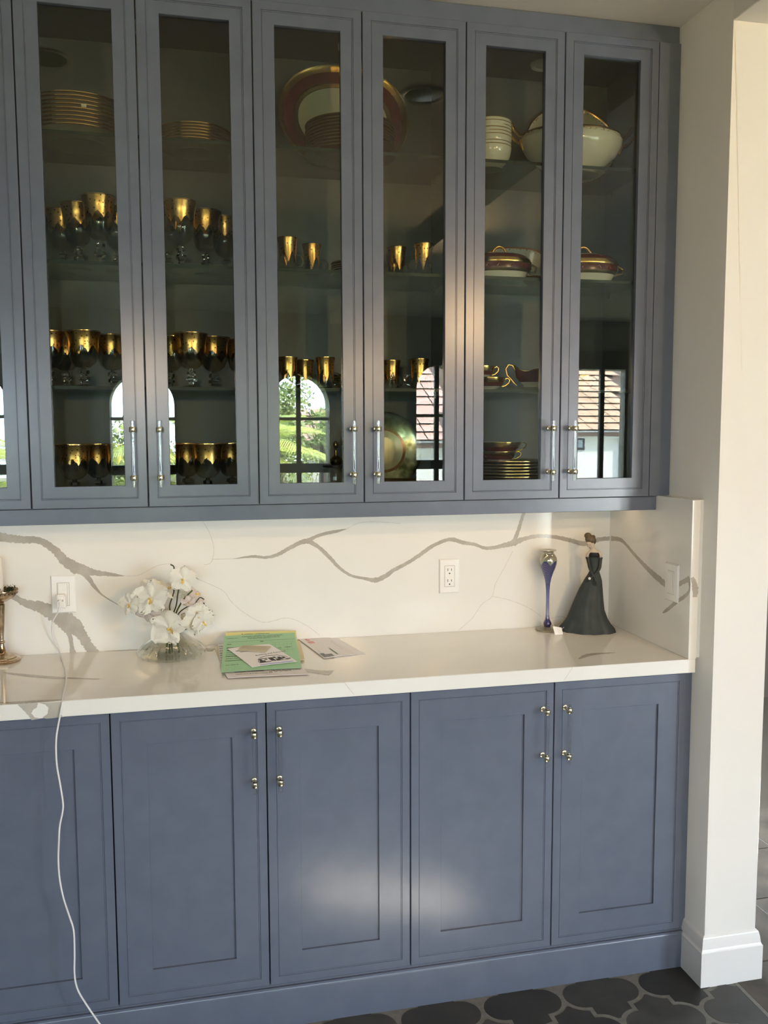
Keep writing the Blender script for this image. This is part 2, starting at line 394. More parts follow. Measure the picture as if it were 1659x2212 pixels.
V = [([(-60, 1150), (0, 1160), (50, 1166), (85, 1168), (118, 1188), (140, 1212), (165, 1226), (200, 1236), (240, 1241), (268, 1244)], [20, 19, 15, 14, 16, 20, 26, 14, 8, 1]),
     ([(165, 1226), (185, 1242), (205, 1268), (222, 1286), (258, 1308)], [16, 12, 7, 3, 1]),
     ([(0, 1272), (35, 1292), (60, 1305), (90, 1312), (125, 1330), (155, 1350), (175, 1370), (190, 1393), (205, 1415)], [14, 12, 18, 24, 36, 40, 22, 20, 24]),
     ([(120, 1335), (138, 1352), (150, 1372), (155, 1395), (158, 1415)], [20, 14, 9, 8, 16]),
     ([(505, 1207), (545, 1202), (575, 1204), (600, 1198), (625, 1184), (650, 1172), (668, 1168)], [1, 6, 6, 8, 9, 10, 13]),
     ([(660, 1170), (690, 1156), (720, 1149), (748, 1143)], [9, 7, 8, 1]),
     ([(662, 1166), (690, 1183), (712, 1204), (735, 1228), (758, 1243), (785, 1249), (810, 1253), (830, 1246), (850, 1232), (880, 1216), (905, 1200), (930, 1182), (952, 1171), (975, 1165), (1000, 1172), (1025, 1176), (1050, 1184), (1080, 1180), (1110, 1172), (1135, 1163), (1165, 1158), (1200, 1160), (1235, 1168), (1262, 1174), (1290, 1166), (1318, 1163)],
      [12, 8, 9, 7, 6, 6, 12, 11, 9, 8, 9, 9, 8, 9, 10, 7, 8, 9, 15, 10, 8, 9, 10, 12, 11, 10]),
     ([(1108, 1178), (1118, 1150), (1125, 1128), (1135, 1095)], [14, 9, 8, 8]),
     ([(1262, 1316), (1245, 1332), (1232, 1345), (1222, 1356)], [8, 13, 15, 20])]
def rib(nm, mt, par, pts, ws, mp, off, **k):
    global RB
    RB += 1; g = G(); ribbon(g, pts, ws, mp, off*(1+.12*(RB % 9)), **k); return g.build(nm, mt, par, smooth=False)
RB = 0
for pts, ws in V: rib('vein', VEIN, bs, pts, ws, mb, ob)
for pts in [[(268, 1244), (300, 1242), (340, 1222), (368, 1218)], [(258, 1308), (280, 1322), (300, 1330)], [(432, 1117), (452, 1150), (462, 1185), (456, 1215), (440, 1220)], [(458, 1208), (505, 1207)],
            [(425, 1250), (480, 1275), (500, 1300), (530, 1325), (570, 1344), (620, 1335), (660, 1350), (690, 1372)], [(748, 1143), (775, 1130), (810, 1127), (865, 1131)],
            [(1108, 1190), (1090, 1225), (1070, 1262), (1063, 1288), (1040, 1306), (1020, 1335), (990, 1362)], [(1063, 1288), (1100, 1296), (1140, 1312), (1170, 1332)], [(1185, 1336), (1215, 1332), (1228, 1340)]]:
    rib('hairline_vein', HAIRVEIN, bs, pts, [1.1]*len(pts), mb, ob*.7, jag=.8)
ms = lambda px, py: onX(px, py, 1.924)
osd = Vector((-.0003, 0, 0))
for pts, ws in [([(1320, 1163), (1340, 1166), (1352, 1176), (1375, 1203), (1400, 1229), (1425, 1252), (1450, 1268), (1478, 1256), (1490, 1250)], [12, 10, 8, 9, 12, 16, 12, 10, 14]),
                ([(1488, 1250), (1490, 1270), (1484, 1284), (1462, 1300), (1440, 1318), (1431, 1324)], [10, 5, 8, 9, 8, 1])]:
    rib('vein', VEIN, sp, pts, ws, ms, osd)
mf = lambda px, py: onY(px, py, -.030)
rib('vein', VEIN, sp, [(1495, 1247), (1501, 1268), (1501, 1290)], [6, 15, 10], mf, ob, jag=.3)
mc = lambda px, py: onZ(px, py, ZT)
oc = Vector((0, 0, .0003))
for pts, ws in [([(8, 1453), (60, 1459), (120, 1464), (215, 1467)], [1, 5, 5, 1]), ([(0, 1518), (40, 1518), (90, 1515), (138, 1511)], [1, 6, 5, 1]),
                ([(1250, 1424), (1275, 1414), (1330, 1410)], [1, 6, 1]), ([(655, 1447), (690, 1452), (716, 1454)], [5, 9, 14]), ([(430, 1403), (462, 1404)], [8, 8]), ([(225, 1407), (320, 1403)], [1, 5])]:
    rib('vein', VEIN, ctr, pts, [q_*2.6 for q_ in ws], mc, oc)
for P_ in ([(38, 1521.5), (82, 1518.5), (80, 1528), (72, 1533), (67, 1541), (76, 1550), (90, 1552), (68, 1555.5), (62, 1546), (50, 1534)],
           [(84, 1518.5), (137, 1515), (133, 1532), (131, 1543), (138, 1549), (100, 1552.5), (92, 1550), (103, 1541), (105, 1530), (98, 1522)]):
    Q_ = []
    for a_, b_ in zip(P_, P_[1:]+P_[:1]):
        for i_ in range(3): Q_.append((a_[0]+(b_[0]-a_[0])*i_/3+(rnd.uniform(-1, 1) if i_ else 0), a_[1]+(b_[1]-a_[1])*i_/3+(rnd.uniform(-.4, .4) if i_ else 0)))
    G().add([mf(*q_)+Vector((0, -.0003, 0)) for q_ in Q_], [tuple(range(len(Q_)))]).build('vein', VEIN, ctr, smooth=False)

for pts in [[(742, 1472), (752, 1485), (765, 1500)], [(1238, 1440), (1228, 1455), (1218, 1470)]]: rib('hairline_vein', HAIRVEIN, ctr, pts, [1.2]*3, mf, Vector((0, -.0003, 0)), jag=.5)

# ---------------------------------------------------------------- cabinets
UX = [.213+.2803*k for k in range(-2, 7)]; YU = .149; UZ0, UZ1 = 1.351, 2.614; SH = [2.267, 1.957, 1.649]
HND = {}
def handle(parent, x, yface, z0, z1):
    key = round(z1-z0, 3)
    if key not in HND:
        h = z1-z0
        rod = G().lathe([(.0048, 0), (.006, .0012), (.006, h-.0012), (.0048, h)], 20).build('handle_rod', ACRYL, loc=(0, 0, 0))
        g = G()
        for zc in (0,):
            g.lathe([(.0062, zc-.0065), (.0080, zc-.0065), (.0086, zc-.0055), (.0086, zc+.0055), (.0080, zc+.0065), (.0062, zc+.0065)], 20, cap0=False, cap1=False)
            g.rings([(.0048, .0048, -.030), (.0048, .0048, -.0075)], 16, M=Matrix.Translation((0, 0, zc)) @ Matrix.Rotation(R(90), 4, 'X'))
            g.rings([(.0075, .0075, -.0299), (.0075, .0075, -.0272), (.006, .006, -.0262)], 16, M=Matrix.Translation((0, 0, zc)) @ Matrix.Rotation(R(90), 4, 'X'))
        mt = g.build('handle_mount', BRASS, loc=(0, 0, 0))
        HND[key] = (rod.data, mt.data); bpy.data.objects.remove(rod); bpy.data.objects.remove(mt)
    for nm, me, dz in (('handle_rod', HND[key][0], 0), ('handle_mount', HND[key][1], .0235), ('handle_mount', HND[key][1], z1-z0-.0225)):
        o = bpy.data.objects.new(nm, me); C.objects.link(o); o.parent = parent; o.location = (x, yface-.030, z0+dz)
PIN = None
def upper_cab(k0, label, doors=(0, 1)):
    global PIN
    xa, xb = UX[k0], UX[k0+2]
    t = thing('wall_cabinet', label, 'cabinet', ((xa+xb)/2, YB, UZ0))
    L = t.location
    T = .016
    g = G().box(xa, xa+T, YU+.021, YB-.001, UZ0, UZ1).box(xb-T, xb, YU+.021, YB-.001, UZ0, UZ1)
    g.box(xa+T, xb-T, YU+.021, YB-.001, UZ0, UZ0+.018).box(xa+T, xb-T, YU+.021, YB-.001, 2.592, UZ1).box(xa+T, xb-T, YB-.012, YB-.001, UZ0+.018, 2.592)
    g.build('carcass', INNER, t, smooth=False)
    for z in SH:
        gs = G().box(xa+T+.0015, xb-T-.0015, .1765, YB-.014, z, z+.0085)
        gs.m[2] = 1
        gs.build('glass_shelf', [SHELFG, SHEDGE], t, smooth=False)
        for (px_, sx) in ((xa+T, 1), (xb-T, -1)):
            for py_ in (.225, .385):
                if PIN is None:
                    o = G().box(0, .012, -.004, .004, -.0015, 0).box(0, .0015, -.004, .004, -.012, 0).rings([(.0025, .0025, 0), (.0025, .0025, .007)], 8, M=Matrix.Translation((0, 0, -.006)) @ Matrix.Rotation(R(90), 4, 'Y')).build('shelf_pin', CHROME, loc=(0, 0, 0)); PIN = o.data; bpy.data.objects.remove(o)
                o = bpy.data.objects.new('shelf_pin', PIN); C.objects.link(o); o.parent = t; o.location = Vector((px_, py_, z))-L
                if sx < 0: o.rotation_euler = (0, 0, PI)
    xm = UX[k0+1]
    G().lathe([(.034, 0), (.036, -.003), (.034, -.010), (.030, -.012), (.026, -.010), (.024, -.006)], 32, M=Matrix.Translation((xm, .305, 2.592))).build('puck_light', mat('puck_white', (.6, .58, .52), .4), t)
    for d in doors:
        x0, x1 = UX[k0+d]+.0014, UX[k0+d+1]-.0014; z0, z1 = UZ0+.001, UZ1-.001
        pr = [(0, YU+.020), (0, YU+.0012), (.0012, YU), (.0215, YU), (.0220, YU+.0022), (.0232, YU+.0022), (.0242, YU+.0006), (.0252, YU+.0006), (.0258, YU+.0022), (.0535, YU+.0022), (.0545, YU+.0032), (.0545, YU+.020), (0, YU+.020)]
        dr = G().frame(x0, x1, z0, z1, pr).build('door', PAINT, t, angle=20)
        gp = G().box(x0+.053, x1-.053, YU+.012, YU+.015, z0+.052, z1-.052)
        gp.build('glass_pane', PANE, dr, smooth=False)
        hx = (x1-.0306) if d == 0 else (x0+.0315)
        n0 = len(dr.children); handle(dr, hx, YU, 1.4035, 1.5705)
        for c in dr.children:
            if c.name.startswith('handle'): c.location = Vector(c.location)-L
    return t
upper_cab(0, 'leftmost glass-door wall cabinet, only its right door edge in view', doors=(1,))
upper_cab(2, 'grey glass-door wall cabinet holding stacked gold plates and gilt goblets')
upper_cab(4, 'middle glass-door wall cabinet with the large oval platter on top shelf')
ucab = upper_cab(6, 'rightmost glass-door wall cabinet with white tureen and covered dishes')
G().box(UX[8]+.0014, XW-.001, YU+.003, YU+.030, UZ0+.001, UZ1-.001).build('filler_panel', PAINT, ucab, bevel=.0008)
tag(G().box(UX[0], XW-.001, YU+.012, YB, UZ1, ZC-.001).build('crown_fascia', PAINT, bevel=.001), 'plain grey fascia board between cabinet tops and ceiling', 'trim board')
tag(G().box(UX[0], 1.950, YU+.011, YU+.030, 1.311, UZ0-.001).build('light_rail', PAINT, bevel=.001), 'long grey light rail under the wall cabinets', 'trim board')
# undersides and a thin led strip housing
LG = [.395-.7469, .395, .7695, 1.1432, 1.5442, 1.9404]
def lower_cab(xa, xm, xb, label, doors=(0, 1)):
    t = thing('base_cabinet', label, 'cabinet', ((xa+xb)/2, YB, 0)); L = t.location
    G().box(xa, xb, .022, YB, .11, .872).build('carcass', DARK, t, smooth=False)
    for d in doors:
        x0, x1 = ((xa, xm), (xm, xb))[d]; x0 += .0015; x1 -= .0015; z0, z1 = .1185, .8665
        pr = [(0, .020), (0, .0012), (.0012, 0), (.0205, 0), (.0212, .002), (.0222, .002), (.0232, .0006), (.0242, .0006), (.0248, .0018), (.0825, .0018), (.083, .0022), (.083, .009)]
        dr = G().frame(x0, x1, z0, z1, pr).build('door', PAINT, t, angle=20)
        G().box(x0+.0825, x1-.0825, .0088, .016, z0+.0825, z1-.0825).build('door_panel', PAINT, dr, smooth=False)
        hx = (x1-.0306) if d == 0 else (x0+.0300)
        handle(dr, hx, 0, .645, .818)
        for c in dr.children:
            if c.name.startswith('handle'): c.location = Vector(c.location)-L
    return t
lower_cab(-.352, .021, LG[1], 'blue base cabinet at the left edge under the white charging cable', doors=(0, 1))
lower_cab(LG[1], LG[2], LG[3], 'middle blue two-door base cabinet below the letters and green form')
lcab = lower_cab(LG[3], LG[4], LG[5], 'rightmost blue two-door base cabinet below the blue glass vase')
G().box(LG[5]+.0015, XW-.0005, .008, .03, .118, .8745).build('filler_strip', PAINT, lcab, bevel=.0008)
pb = [(0, 0), (.0, .098), (-.001, .103), (-.004, .107), (-.008, .109), (-.008, .113), (-.012, .1165), (-.03, .1165)]
g = G(); vs = []
for xx in (-1.2, XW-.0005):
    for o_, z in pb: vs.append((xx, -o_*1.0-.0005 if o_ <= 0 else 0, z))
m = len(pb)
g.add(vs, [(k, k+1, m+k+1, m+k) for k in range(m-1)])
g.box(-1.2, XW-.0006, .001, .02, .0, .109)
tag(g.build('plinth_board', PAINT, angle=30), 'tall blue kickboard with moulded top running below base cabinet doors', 'trim board')
# spring door stop on the plinth
p = onY(592, 2206, 0)
t = thing('door_stop', 'tiny white-tipped door stop on the kickboard at bottom edge', 'door stop', (p.x-.005, -.0005, p.z-.012))
G().tube([(p.x-.005, -.001, p.z-.012), (p.x-.009, -.045, p.z-.016)], .0035, 10).build('stem', CHROME, t)
G().tube([(p.x-.0088, -.044, p.z-.0159), (p.x-.0098, -.060, p.z-.0172)], [.006, .0052], 12).build('rubber_tip', PLASTIC, t)
# ---------------------------------------------------------------- china and glass in the cabinets
T1, T2, T3, TB = SH[0]+.0086, SH[1]+.0086, SH[2]+.0086, UZ0+.0182
ORD = ['topmost', 'second', 'third', 'fourth', 'fifth', 'sixth', 'seventh', 'eighth', 'ninth', 'tenth', 'eleventh', 'twelfth']
def plate_proto(name, lab, cat, Rr, h, style, loc):
    """style: mats (rim, band, well, under)"""
    rim, band, well, under = style
    t = thing(name, lab, cat, loc)
    M = Matrix.Identity(4)
    g = G().lathe([(Rr*.52, 0), (Rr*.55, .0), (Rr*.56, .003), (Rr*.62, .004), (Rr*.80, h*.62), (Rr*.985, h-.0035)], 56, cap0=True, cap1=False)
    g.lathe([(Rr*.60, .0055), (Rr*.64, .006), (Rr*.80, h*.62+.003), ], 56, cap0=True, cap1=False)
    g.build('body', under, t, world=False)
    G().lathe([(Rr*.79, h*.62+.0028), (Rr*.93, h-.0045+.001)], 56, cap0=False, cap1=False).build('band', band, t, world=False)
    G().lathe([(Rr*.93, h-.0035), (Rr*.985, h), (Rr, h-.0008), (Rr, h-.0032), (Rr*.98, h-.0040)], 56, cap0=False, cap1=False).build('gilt_rim', rim, t, world=False)
    return t
def stack(proto_fn, n, dz, base, labfn, group):
    p0 = None
    for i in range(n):
        lab = labfn(n-1-i, n)
        if p0 is None: p0 = proto_fn(lab, base); p0['group'] = group
        else: dup(p0, (base[0]+rnd.uniform(-.001, .001), base[1]+rnd.uniform(-.001, .001), base[2]+dz*i), label=lab)
    return p0
RIMB = mat('brown_gilt_rim', (.50, .33, .13), .25, metal=.9)
UNDER = mat('plate_underside', (.30, .27, .19), .25)
UNDERM = mat('maroon_underside', (.10, .045, .02), .25)
def L_(what, where):
    def f(j, n):
        pos = ORD[j] if j == 0 else ('bottom' if j == n-1 else ORD[j]+' from top')
        return '%s %s, %s of its stack %s' % (pos if j else 'topmost', what, 'top' if j == 0 else ('bottom' if j == n-1 else pos), where)
    return f
def L2(what, where):
    def f(j, n):
        if j == 0: return 'topmost %s %s' % (what, where)
        if j == n-1: return 'lowest %s %s' % (what, where)
        return '%s %s from the top %s' % (ORD[j], what, where)
    return f
p = onY(170, 250, .30)
stack(lambda lab, b: plate_proto('dinner_plate', lab, 'plate', .128, .020, (GOLDL, GOLD, CHINA, UNDER), b), 9, .0094, (p.x, .302, T1), L2('large gold-rimmed plate', 'in the left top-shelf stack'), 'gold dinner plates on the top shelf')
p = onY(421, 290, .30)
stack(lambda lab, b: plate_proto('salad_plate', lab, 'plate', .096, .016, (GOLDL, GOLD, CHINA, UNDER), b), 6, .0076, (p.x, .300, T1), L2('small gold-rimmed plate', 'in the second door top shelf'), 'gold salad plates on the top shelf')
p = onY(758, 290, .29)
stack(lambda lab, b: plate_proto('dinner_plate', lab, 'plate', .124, .020, (RIMB, MAROON, CHINA, UNDERM), b), 10, .0086, (p.x, .300, T1), L2('maroon and gilt plate', 'before the oval platter'), 'maroon plates in front of the platter')
p = onY(1100, 1010, .29)
stack(lambda lab, b: plate_proto('dinner_plate', lab, 'plate', .118, .017, (RIMB, MAROON, CHINA, UNDERM), b), 9, .0089, (p.x, .297, TB), L2('dark gilt-edged plate', 'on the bottom under the teacups'), 'plates at the bottom of the right cabinet')
topz = TB+8*.0089+.017
p = onY(860, 1030, .27)
stack(lambda lab, b: plate_proto('side_plate', lab, 'plate', .085, .013, (DGOLD, MAROON, CHINA, UNDERM), b), 4, .0075, (p.x, .262, TB), L2('small dark plate', 'before the tarnished silver charger'), 'small dark plates before the charger')
# saucer stacks partly behind the stile
for (px, py, tz, n_, sh) in ((768, 575, T2, 6, 'second glass shelf'), (770, 825, T3, 6, 'third glass shelf')):
    p = onY(px, py, .29)
    stack(lambda lab, b: plate_proto('saucer', lab, 'saucer', .066, .011, (DGOLD, MAROON, CHINA, UNDERM), b), n_, .0062, (p.x, .30, tz), L2('dark saucer', 'beside the mugs on the '+sh), 'saucers on the '+sh)

# sticker on a plate
p = onY(181, 228, .176)
t = G().box(p.x-.006, p.x+.006, p.y-.0006, p.y, p.z-.004, p.z+.004).build('price_sticker', mat('sticker', (.6, .55, .42), .6))
ch = [o for o in bpy.data.objects if o.get('label', '').startswith('second large gold')]
if not ch: ch = [o for o in bpy.data.objects if o.get('label', '').startswith('topmost large gold')]
t.parent = ch[0]; t.location = -Vector(ch[0].location)

# goblets ------------------------------------------------------------
def gold_shell(g, prof, zlo, zhi, n=96, off=.0004, leaves=8, amp=.016, z2=None):
    """jagged-edged gilt band on a lathe profile (list of r,z ascending z)"""
    zs = [q[1] for q in prof]; rs = [q[0] for q in prof]
    def rad(z): return float(np.interp(z, zs, rs))+off
    vs = []; rows = 7
    for i in range(n):
        a = 2*PI*i/n; ph = (i*leaves/n) % 1.0; tri = 1-abs(2*ph-1)
        lo = zlo-amp*(tri**1.6)-.004*(1-abs(2*((ph*2.5) % 1)-1))
        for k in range(rows):
            z = lo+(zhi-lo)*k/(rows-1); r = rad(z); vs.append((r*math.cos(a), r*math.sin(a), z))
    g.add(vs, [(i*rows+k, ((i+1) % n)*rows+k, ((i+1) % n)*rows+k+1, i*rows+k+1) for i in range(n) for k in range(rows-1)])
def etch(m):
    t, n, l, b = nodes(m)
    return m
GILT = mat('etched_gilt', (.9, .55, .17), .28, metal=1)
t_, n_, l_, b_ = nodes(GILT)
tc = n_.new('ShaderNodeTexCoord'); vo = n_.new('ShaderNodeTexVoronoi'); vo.inputs['Scale'].default_value = 115; l_.new(tc.outputs['Object'], vo.inputs['Vector'])
cr = n_.new('ShaderNodeValToRGB'); cr.color_ramp.elements[0].position = .16; cr.color_ramp.elements[1].position = .3
cr.color_ramp.elements[0].color = (.12, .06, .015, 1); cr.color_ramp.elements[1].color = (.70, .42, .14, 1)
l_.new(vo.outputs['Distance'], cr.inputs[0]); l_.new(cr.outputs[0], b_.inputs['Base Color'])
def goblet(name, lab, loc, tall=True):
    t = thing(name, lab, 'goblet', loc)
    if tall:
        H = .166; bowl = [(.004, .058), (.014, .060), (.026, .070), (.0325, .086), (.0345, .104), (.0350, .122), (.0365, .142), (.0415, H-.004), (.0430, H)]
        stem = [(.033, 0), (.033, .002), (.018, .007), (.0085, .011), (.0085, .017), (.0145, .024), (.0145, .031), (.0085, .036), (.0085, .041), (.0125, .044), (.0125, .052), (.006, .055), (.005, .060)]
        zlo = .128
    else:
        H = .141; bowl = [(.004, .048), (.018, .051), (.030, .062), (.0365, .078), (.0375, .095), (.0375, .112), (.039, .126), (.0430, H-.003), (.0445, H)]
        stem = [(.034, 0), (.034, .002), (.016, .006), (.0085, .010), (.0085, .015), (.0150, .019), (.0150, .025), (.0080, .028), (.0080, .031), (.0135, .034), (.0135, .042), (.006, .045), (.005, .050)]
        zlo = .105
    G().lathe(bowl, 40, cap0=True, cap1=False).build('bowl', CRYST, t, world=False)
    gs = G().lathe([(.033, 0), (.033, .0015), (.016, .005), (.009, .007)], 32, cap0=True, cap1=False)
    gs.lathe(stem[3:], 6, cap0=True, cap1=True)
    gs.build('stem', STEMG, t, world=False, angle=20)
    g = G(); gold_shell(g, bowl, zlo, H-.002); g.build('gilt_band', GILT, t, world=False)
    G().lathe([(bowl[-1][0]-.0004, H-.0012), (bowl[-1][0]+.0007, H-.0010), (bowl[-1][0]+.0007, H+.0004), (bowl[-1][0]-.0004, H+.0006)], 40, cap0=False, cap1=False).build('gilt_lip', GOLDL, t, world=False)
    return t
tallp = goblet('goblet', 'x', (0, 0, 0), True); shortp = goblet('goblet', 'x', (0, 0, 0), False)
def put(proto, px, pyref, y, z, lab, group, rz=0, used={}):
    x = onY(px, pyref, y).x
    if proto.name not in used:
        used[proto.name] = 1; o = proto; o.location = (x, y, z); o.rotation_euler = (0, 0, rz); o['label'] = lab
    else: o = dup(proto, (x, y, z), rz, lab)
    o['group'] = group
    return o
for i, (px, y, lab) in enumerate([(215, .222, 'tall gilt goblet at front behind the first full glass door'), (168, .312, 'tall gilt goblet standing just left of the front one, first door'),
        (135, .385, 'tall gilt goblet farthest back at the left shelf end, second shelf'), (254, .330, 'tall gilt goblet half hidden by the first door stile'),
        (390, .228, 'tall gilt goblet at front left behind the second glass door'), (444, .318, 'tall gilt goblet second from left, second door, second shelf'),
        (487, .385, 'tall gilt goblet at far back right, second door, second shelf'), (362, .330, 'tall gilt goblet partly behind the front left one, second door')]):
    put(tallp, px, 500, y, T2, lab, 'tall goblets on the second shelf', rz=i*.7)
for i, (px, y, lab) in enumerate([(181, .236, 'short gilt goblet at front on third shelf, first door'), (143, .350, 'short gilt goblet just behind the front one, third shelf, first door'), (106, .262, 'short gilt goblet at the left end of the third shelf'),
        (243, .320, 'short gilt goblet above the arched window reflection, first door'), (413, .235, 'short gilt goblet at front on third shelf, second door'), (462, .325, 'short gilt goblet right of the front one, third shelf, second door'),
        (368, .330, 'short gilt goblet left of the front one, third shelf, second door'), (520, .375, 'short gilt goblet at right end of third shelf, second door')]):
    put(shortp, px, 790, y, T3, lab, 'short goblets on the third shelf', rz=i*.6)
for i, (px, y, lab) in enumerate([(160, .250, 'short gilt goblet at bottom left, first door'), (212, .335, 'short gilt goblet second from left on cabinet bottom, first door'), (262, .245, 'short gilt goblet on cabinet bottom behind the palm reflection'),
        (448, .245, 'short gilt goblet at front on cabinet bottom, second door'), (404, .345, 'short gilt goblet second from left on cabinet bottom, second door'), (356, .262, 'short gilt goblet at left on cabinet bottom, second door'), (500, .320, 'short gilt goblet at right end of cabinet bottom, second door')]):
    put(shortp, px, 1000, y, TB, lab, 'short goblets on the cabinet bottom', rz=i*.5)

# glass mugs ------------------------------------------------------------
def mug(lab, loc):
    t = thing('glass_mug', lab, 'mug', loc); H = .084
    bowl = [(.020, 0), (.024, .002), (.0235, .012), (.0228, .03), (.0228, .05), (.0238, .07), (.0268, H)]
    G().lathe(bowl, 36, cap0=True, cap1=False).build('cup', CRYST, t, world=False)
    g = G(); gold_shell(g, bowl, .050, H-.001, leaves=6, amp=.030); g.build('gilt_band', GILT, t, world=False)
    G().lathe([(.0264, H-.0012), (.0275, H-.001), (.0275, H+.0005), (.0264, H+.0007)], 36, cap0=False, cap1=False).build('gilt_lip', GOLDL, t, world=False)
    pts = [(.0225+.017*math.sin(PI*a/12)+.002, 0, .042-.030*(a/12)+.004*math.sin(PI*a/6)) for a in range(13)]
    G().tube(pts, [.0030+.0008*math.sin(PI*a/12) for a in range(13)], 10).build('handle', STEMG, t, world=False)
    G().lathe([(.019, .0015), (.021, .004)], 36).build('base', STEMG, t, world=False)
    return t
mp_ = mug('x', (0, 0, 0))
for px, y, z, rz, lab, gr in [(621, .215, T2, 0, 'gilt glass mug at left on second shelf, third door', 'a'), (674, .285, T2, -.1, 'gilt glass mug beside the saucers on second shelf, third door', 'a'),
        (857, .272, T2, .1, 'gilt glass mug at left on second shelf, fourth door', 'a'), (915, .215, T2, PI-.25, 'taller-looking gilt glass mug at right on second shelf, fourth door', 'a'),
        (622, .245, T3, .3, 'gilt glass mug at left on third shelf above the arch reflection', 'b'), (659, .335, T3, 0, 'gilt glass mug in the middle back of third shelf, third door', 'b'),
        (703, .235, T3, 0, 'gilt glass mug right of the other two on third shelf, third door', 'b'), (845, .305, T3, .5, 'gilt glass mug at left on third shelf, fourth door', 'b'),
        (906, .240, T3, PI-.25, 'gilt glass mug before the dark arch reflection, fourth door', 'b')]:
    put(mp_, px, 560 if gr == 'a' else 810, y, z, lab, 'glass mugs on the '+('second' if gr == 'a' else 'third')+' shelf', rz)

# standing platters ------------------------------------------------------
def platter(name, lab, cx, y, z, a, b, tilt, mats, insets, expo=2.25, cat='platter', depth=.022):
    """oval dish standing on its rim; z = resting height"""
    t = thing(name, lab, cat, (cx, y, z))
    M = Matrix.Rotation(tilt, 4, 'X') @ Matrix.Translation((0, 0, b)) @ Matrix.Rotation(R(90), 4, 'X')
    for (nm, mt, i0, i1) in insets:
        def dd(i): return depth*(1-min(1, i/.075)**.7)
        k = 6; secs = [(a-(i0+(i1-i0)*j/k), b-(i0+(i1-i0)*j/k), dd(i0+(i1-i0)*j/k)) for j in range(k+1)]
        G().rings(secs, 72, expo=expo, M=M, cap0=False, cap1=(nm == 'well')).build(nm, mt, t, world=False)
    G().rings([(a, b, depth), (a+.0005, b+.0005, depth-.001), (a-.01, b-.01, depth-.008), (a-.05, b-.05, -.004), (a-.09, b-.09, -.005)], 72, expo=expo, M=M, cap0=False).build('back', UNDER, t, world=False)
    return t
CREAM = mat('aged_cream_glaze', (.52, .49, .37), .10, spec=.6)
p = onY(741, 300, .40)
platter('oval_platter', 'large oval platter with gold rim and maroon band standing at back', p.x, .375, T1+.0005, .186, .150, R(-9), None,
        [('gilt_rim', GOLD, 0, .017), ('maroon_band', MAROON, .017, .044), ('gilt_line', GOLDL, .044, .047), ('inner_ring', DGOLD, .047, .056), ('inner_gilt_line', GOLDL, .056, .0575), ('well', CREAM, .0575, .075)])
BRNR = mat('brown_gold_edge', (.33, .17, .05), .2, metal=.8)
def lace(m0):
    m = mat('cream_with_lace', (.6, .57, .45), .10, spec=.6); t, n, l, b = nodes(m)
    tc = n.new('ShaderNodeTexCoord'); vo = n.new('ShaderNodeTexVoronoi'); vo.inputs['Scale'].default_value = 170; l.new(tc.outputs['Object'], vo.inputs[0])
    cr = n.new('ShaderNodeValToRGB'); cr.color_ramp.elements[0].position = .30; cr.color_ramp.elements[1].position = .36
    cr.color_ramp.elements[0].color = (.20, .10, .03, 1); cr.color_ramp.elements[1].color = (.58, .55, .43, 1)
    l.new(vo.outputs['Distance'], cr.inputs[0]); l.new(cr.outputs[0], b.inputs['Base Color']); return m
LACE = lace(0)
p = onY(1232, 300, .40)
platter('oval_platter', 'cream oval platter with brown-gold edge behind the white tureen', p.x, .395, T1+.0005, .148, .122, R(-8), None,
        [('gilt_rim', BRNR, 0, .005), ('lace_band', LACE, .005, .011), ('well', CREAM, .011, .075)], expo=2.0)
p = onY(1112, 540, .40)
platter('oval_platter', 'cream platter with rust edge leaning behind the covered dish', p.x, .395, T2+.0005, .098, .062, R(-8), None,
        [('gilt_rim', mat('rust_gilt', (.55, .22, .07), .25, metal=.5), 0, .004), ('lace_band', LACE, .004, .009), ('well', CREAM, .009, .05)], expo=3.2)
# tarnished silver charger at the bottom, fourth door
TARN = noise_col(mat('tarnished_silver', rough=.22, metal=1), (.10, .11, .05), (.55, .58, .42), 26, 5, .35, .62)
p = onY(828, 962, .40)
platter('round_charger', 'round tarnished silver charger standing behind small dark plates', p.x, .385, TB+.004, .113, .113, R(-8), None,
        [('rim', TARN, 0, .046), ('rim_ring', mat('bronzed_ring', (.22, .12, .06), .25, metal=.9), .046, .054), ('well', mat('charger_well', (.42, .40, .28), .3, metal=.5), .054, .075)], expo=2.0, cat='charger')

# white bowls stack
p = onY(1060, 330, .28); n = 9
def bowl_proto(lab, b):
    t = thing('small_bowl', lab, 'bowl', b)
    G().lathe([(.030, 0), (.033, 0), (.033, .005), (.045, .016), (.055, .032), (.0585, .048), (.0588, .0575), (.0575, .058), (.056, .048), (.052, .034), (.040, .018), (.02, .012)], 48, cap0=True).build('bowl', CHINA, t, world=False)
    G().lathe([(.0586, .0555), (.0592, .0560), (.0592, .0572), (.0586, .0578)], 48, cap0=False, cap1=False).build('rim_line', DGOLD, t, world=False)
    return t
stack(bowl_proto, n, .0088, (p.x-.004, .272, T1), L2('small white bowl', 'in the stack beside the tureen'), 'white bowls on the top shelf')

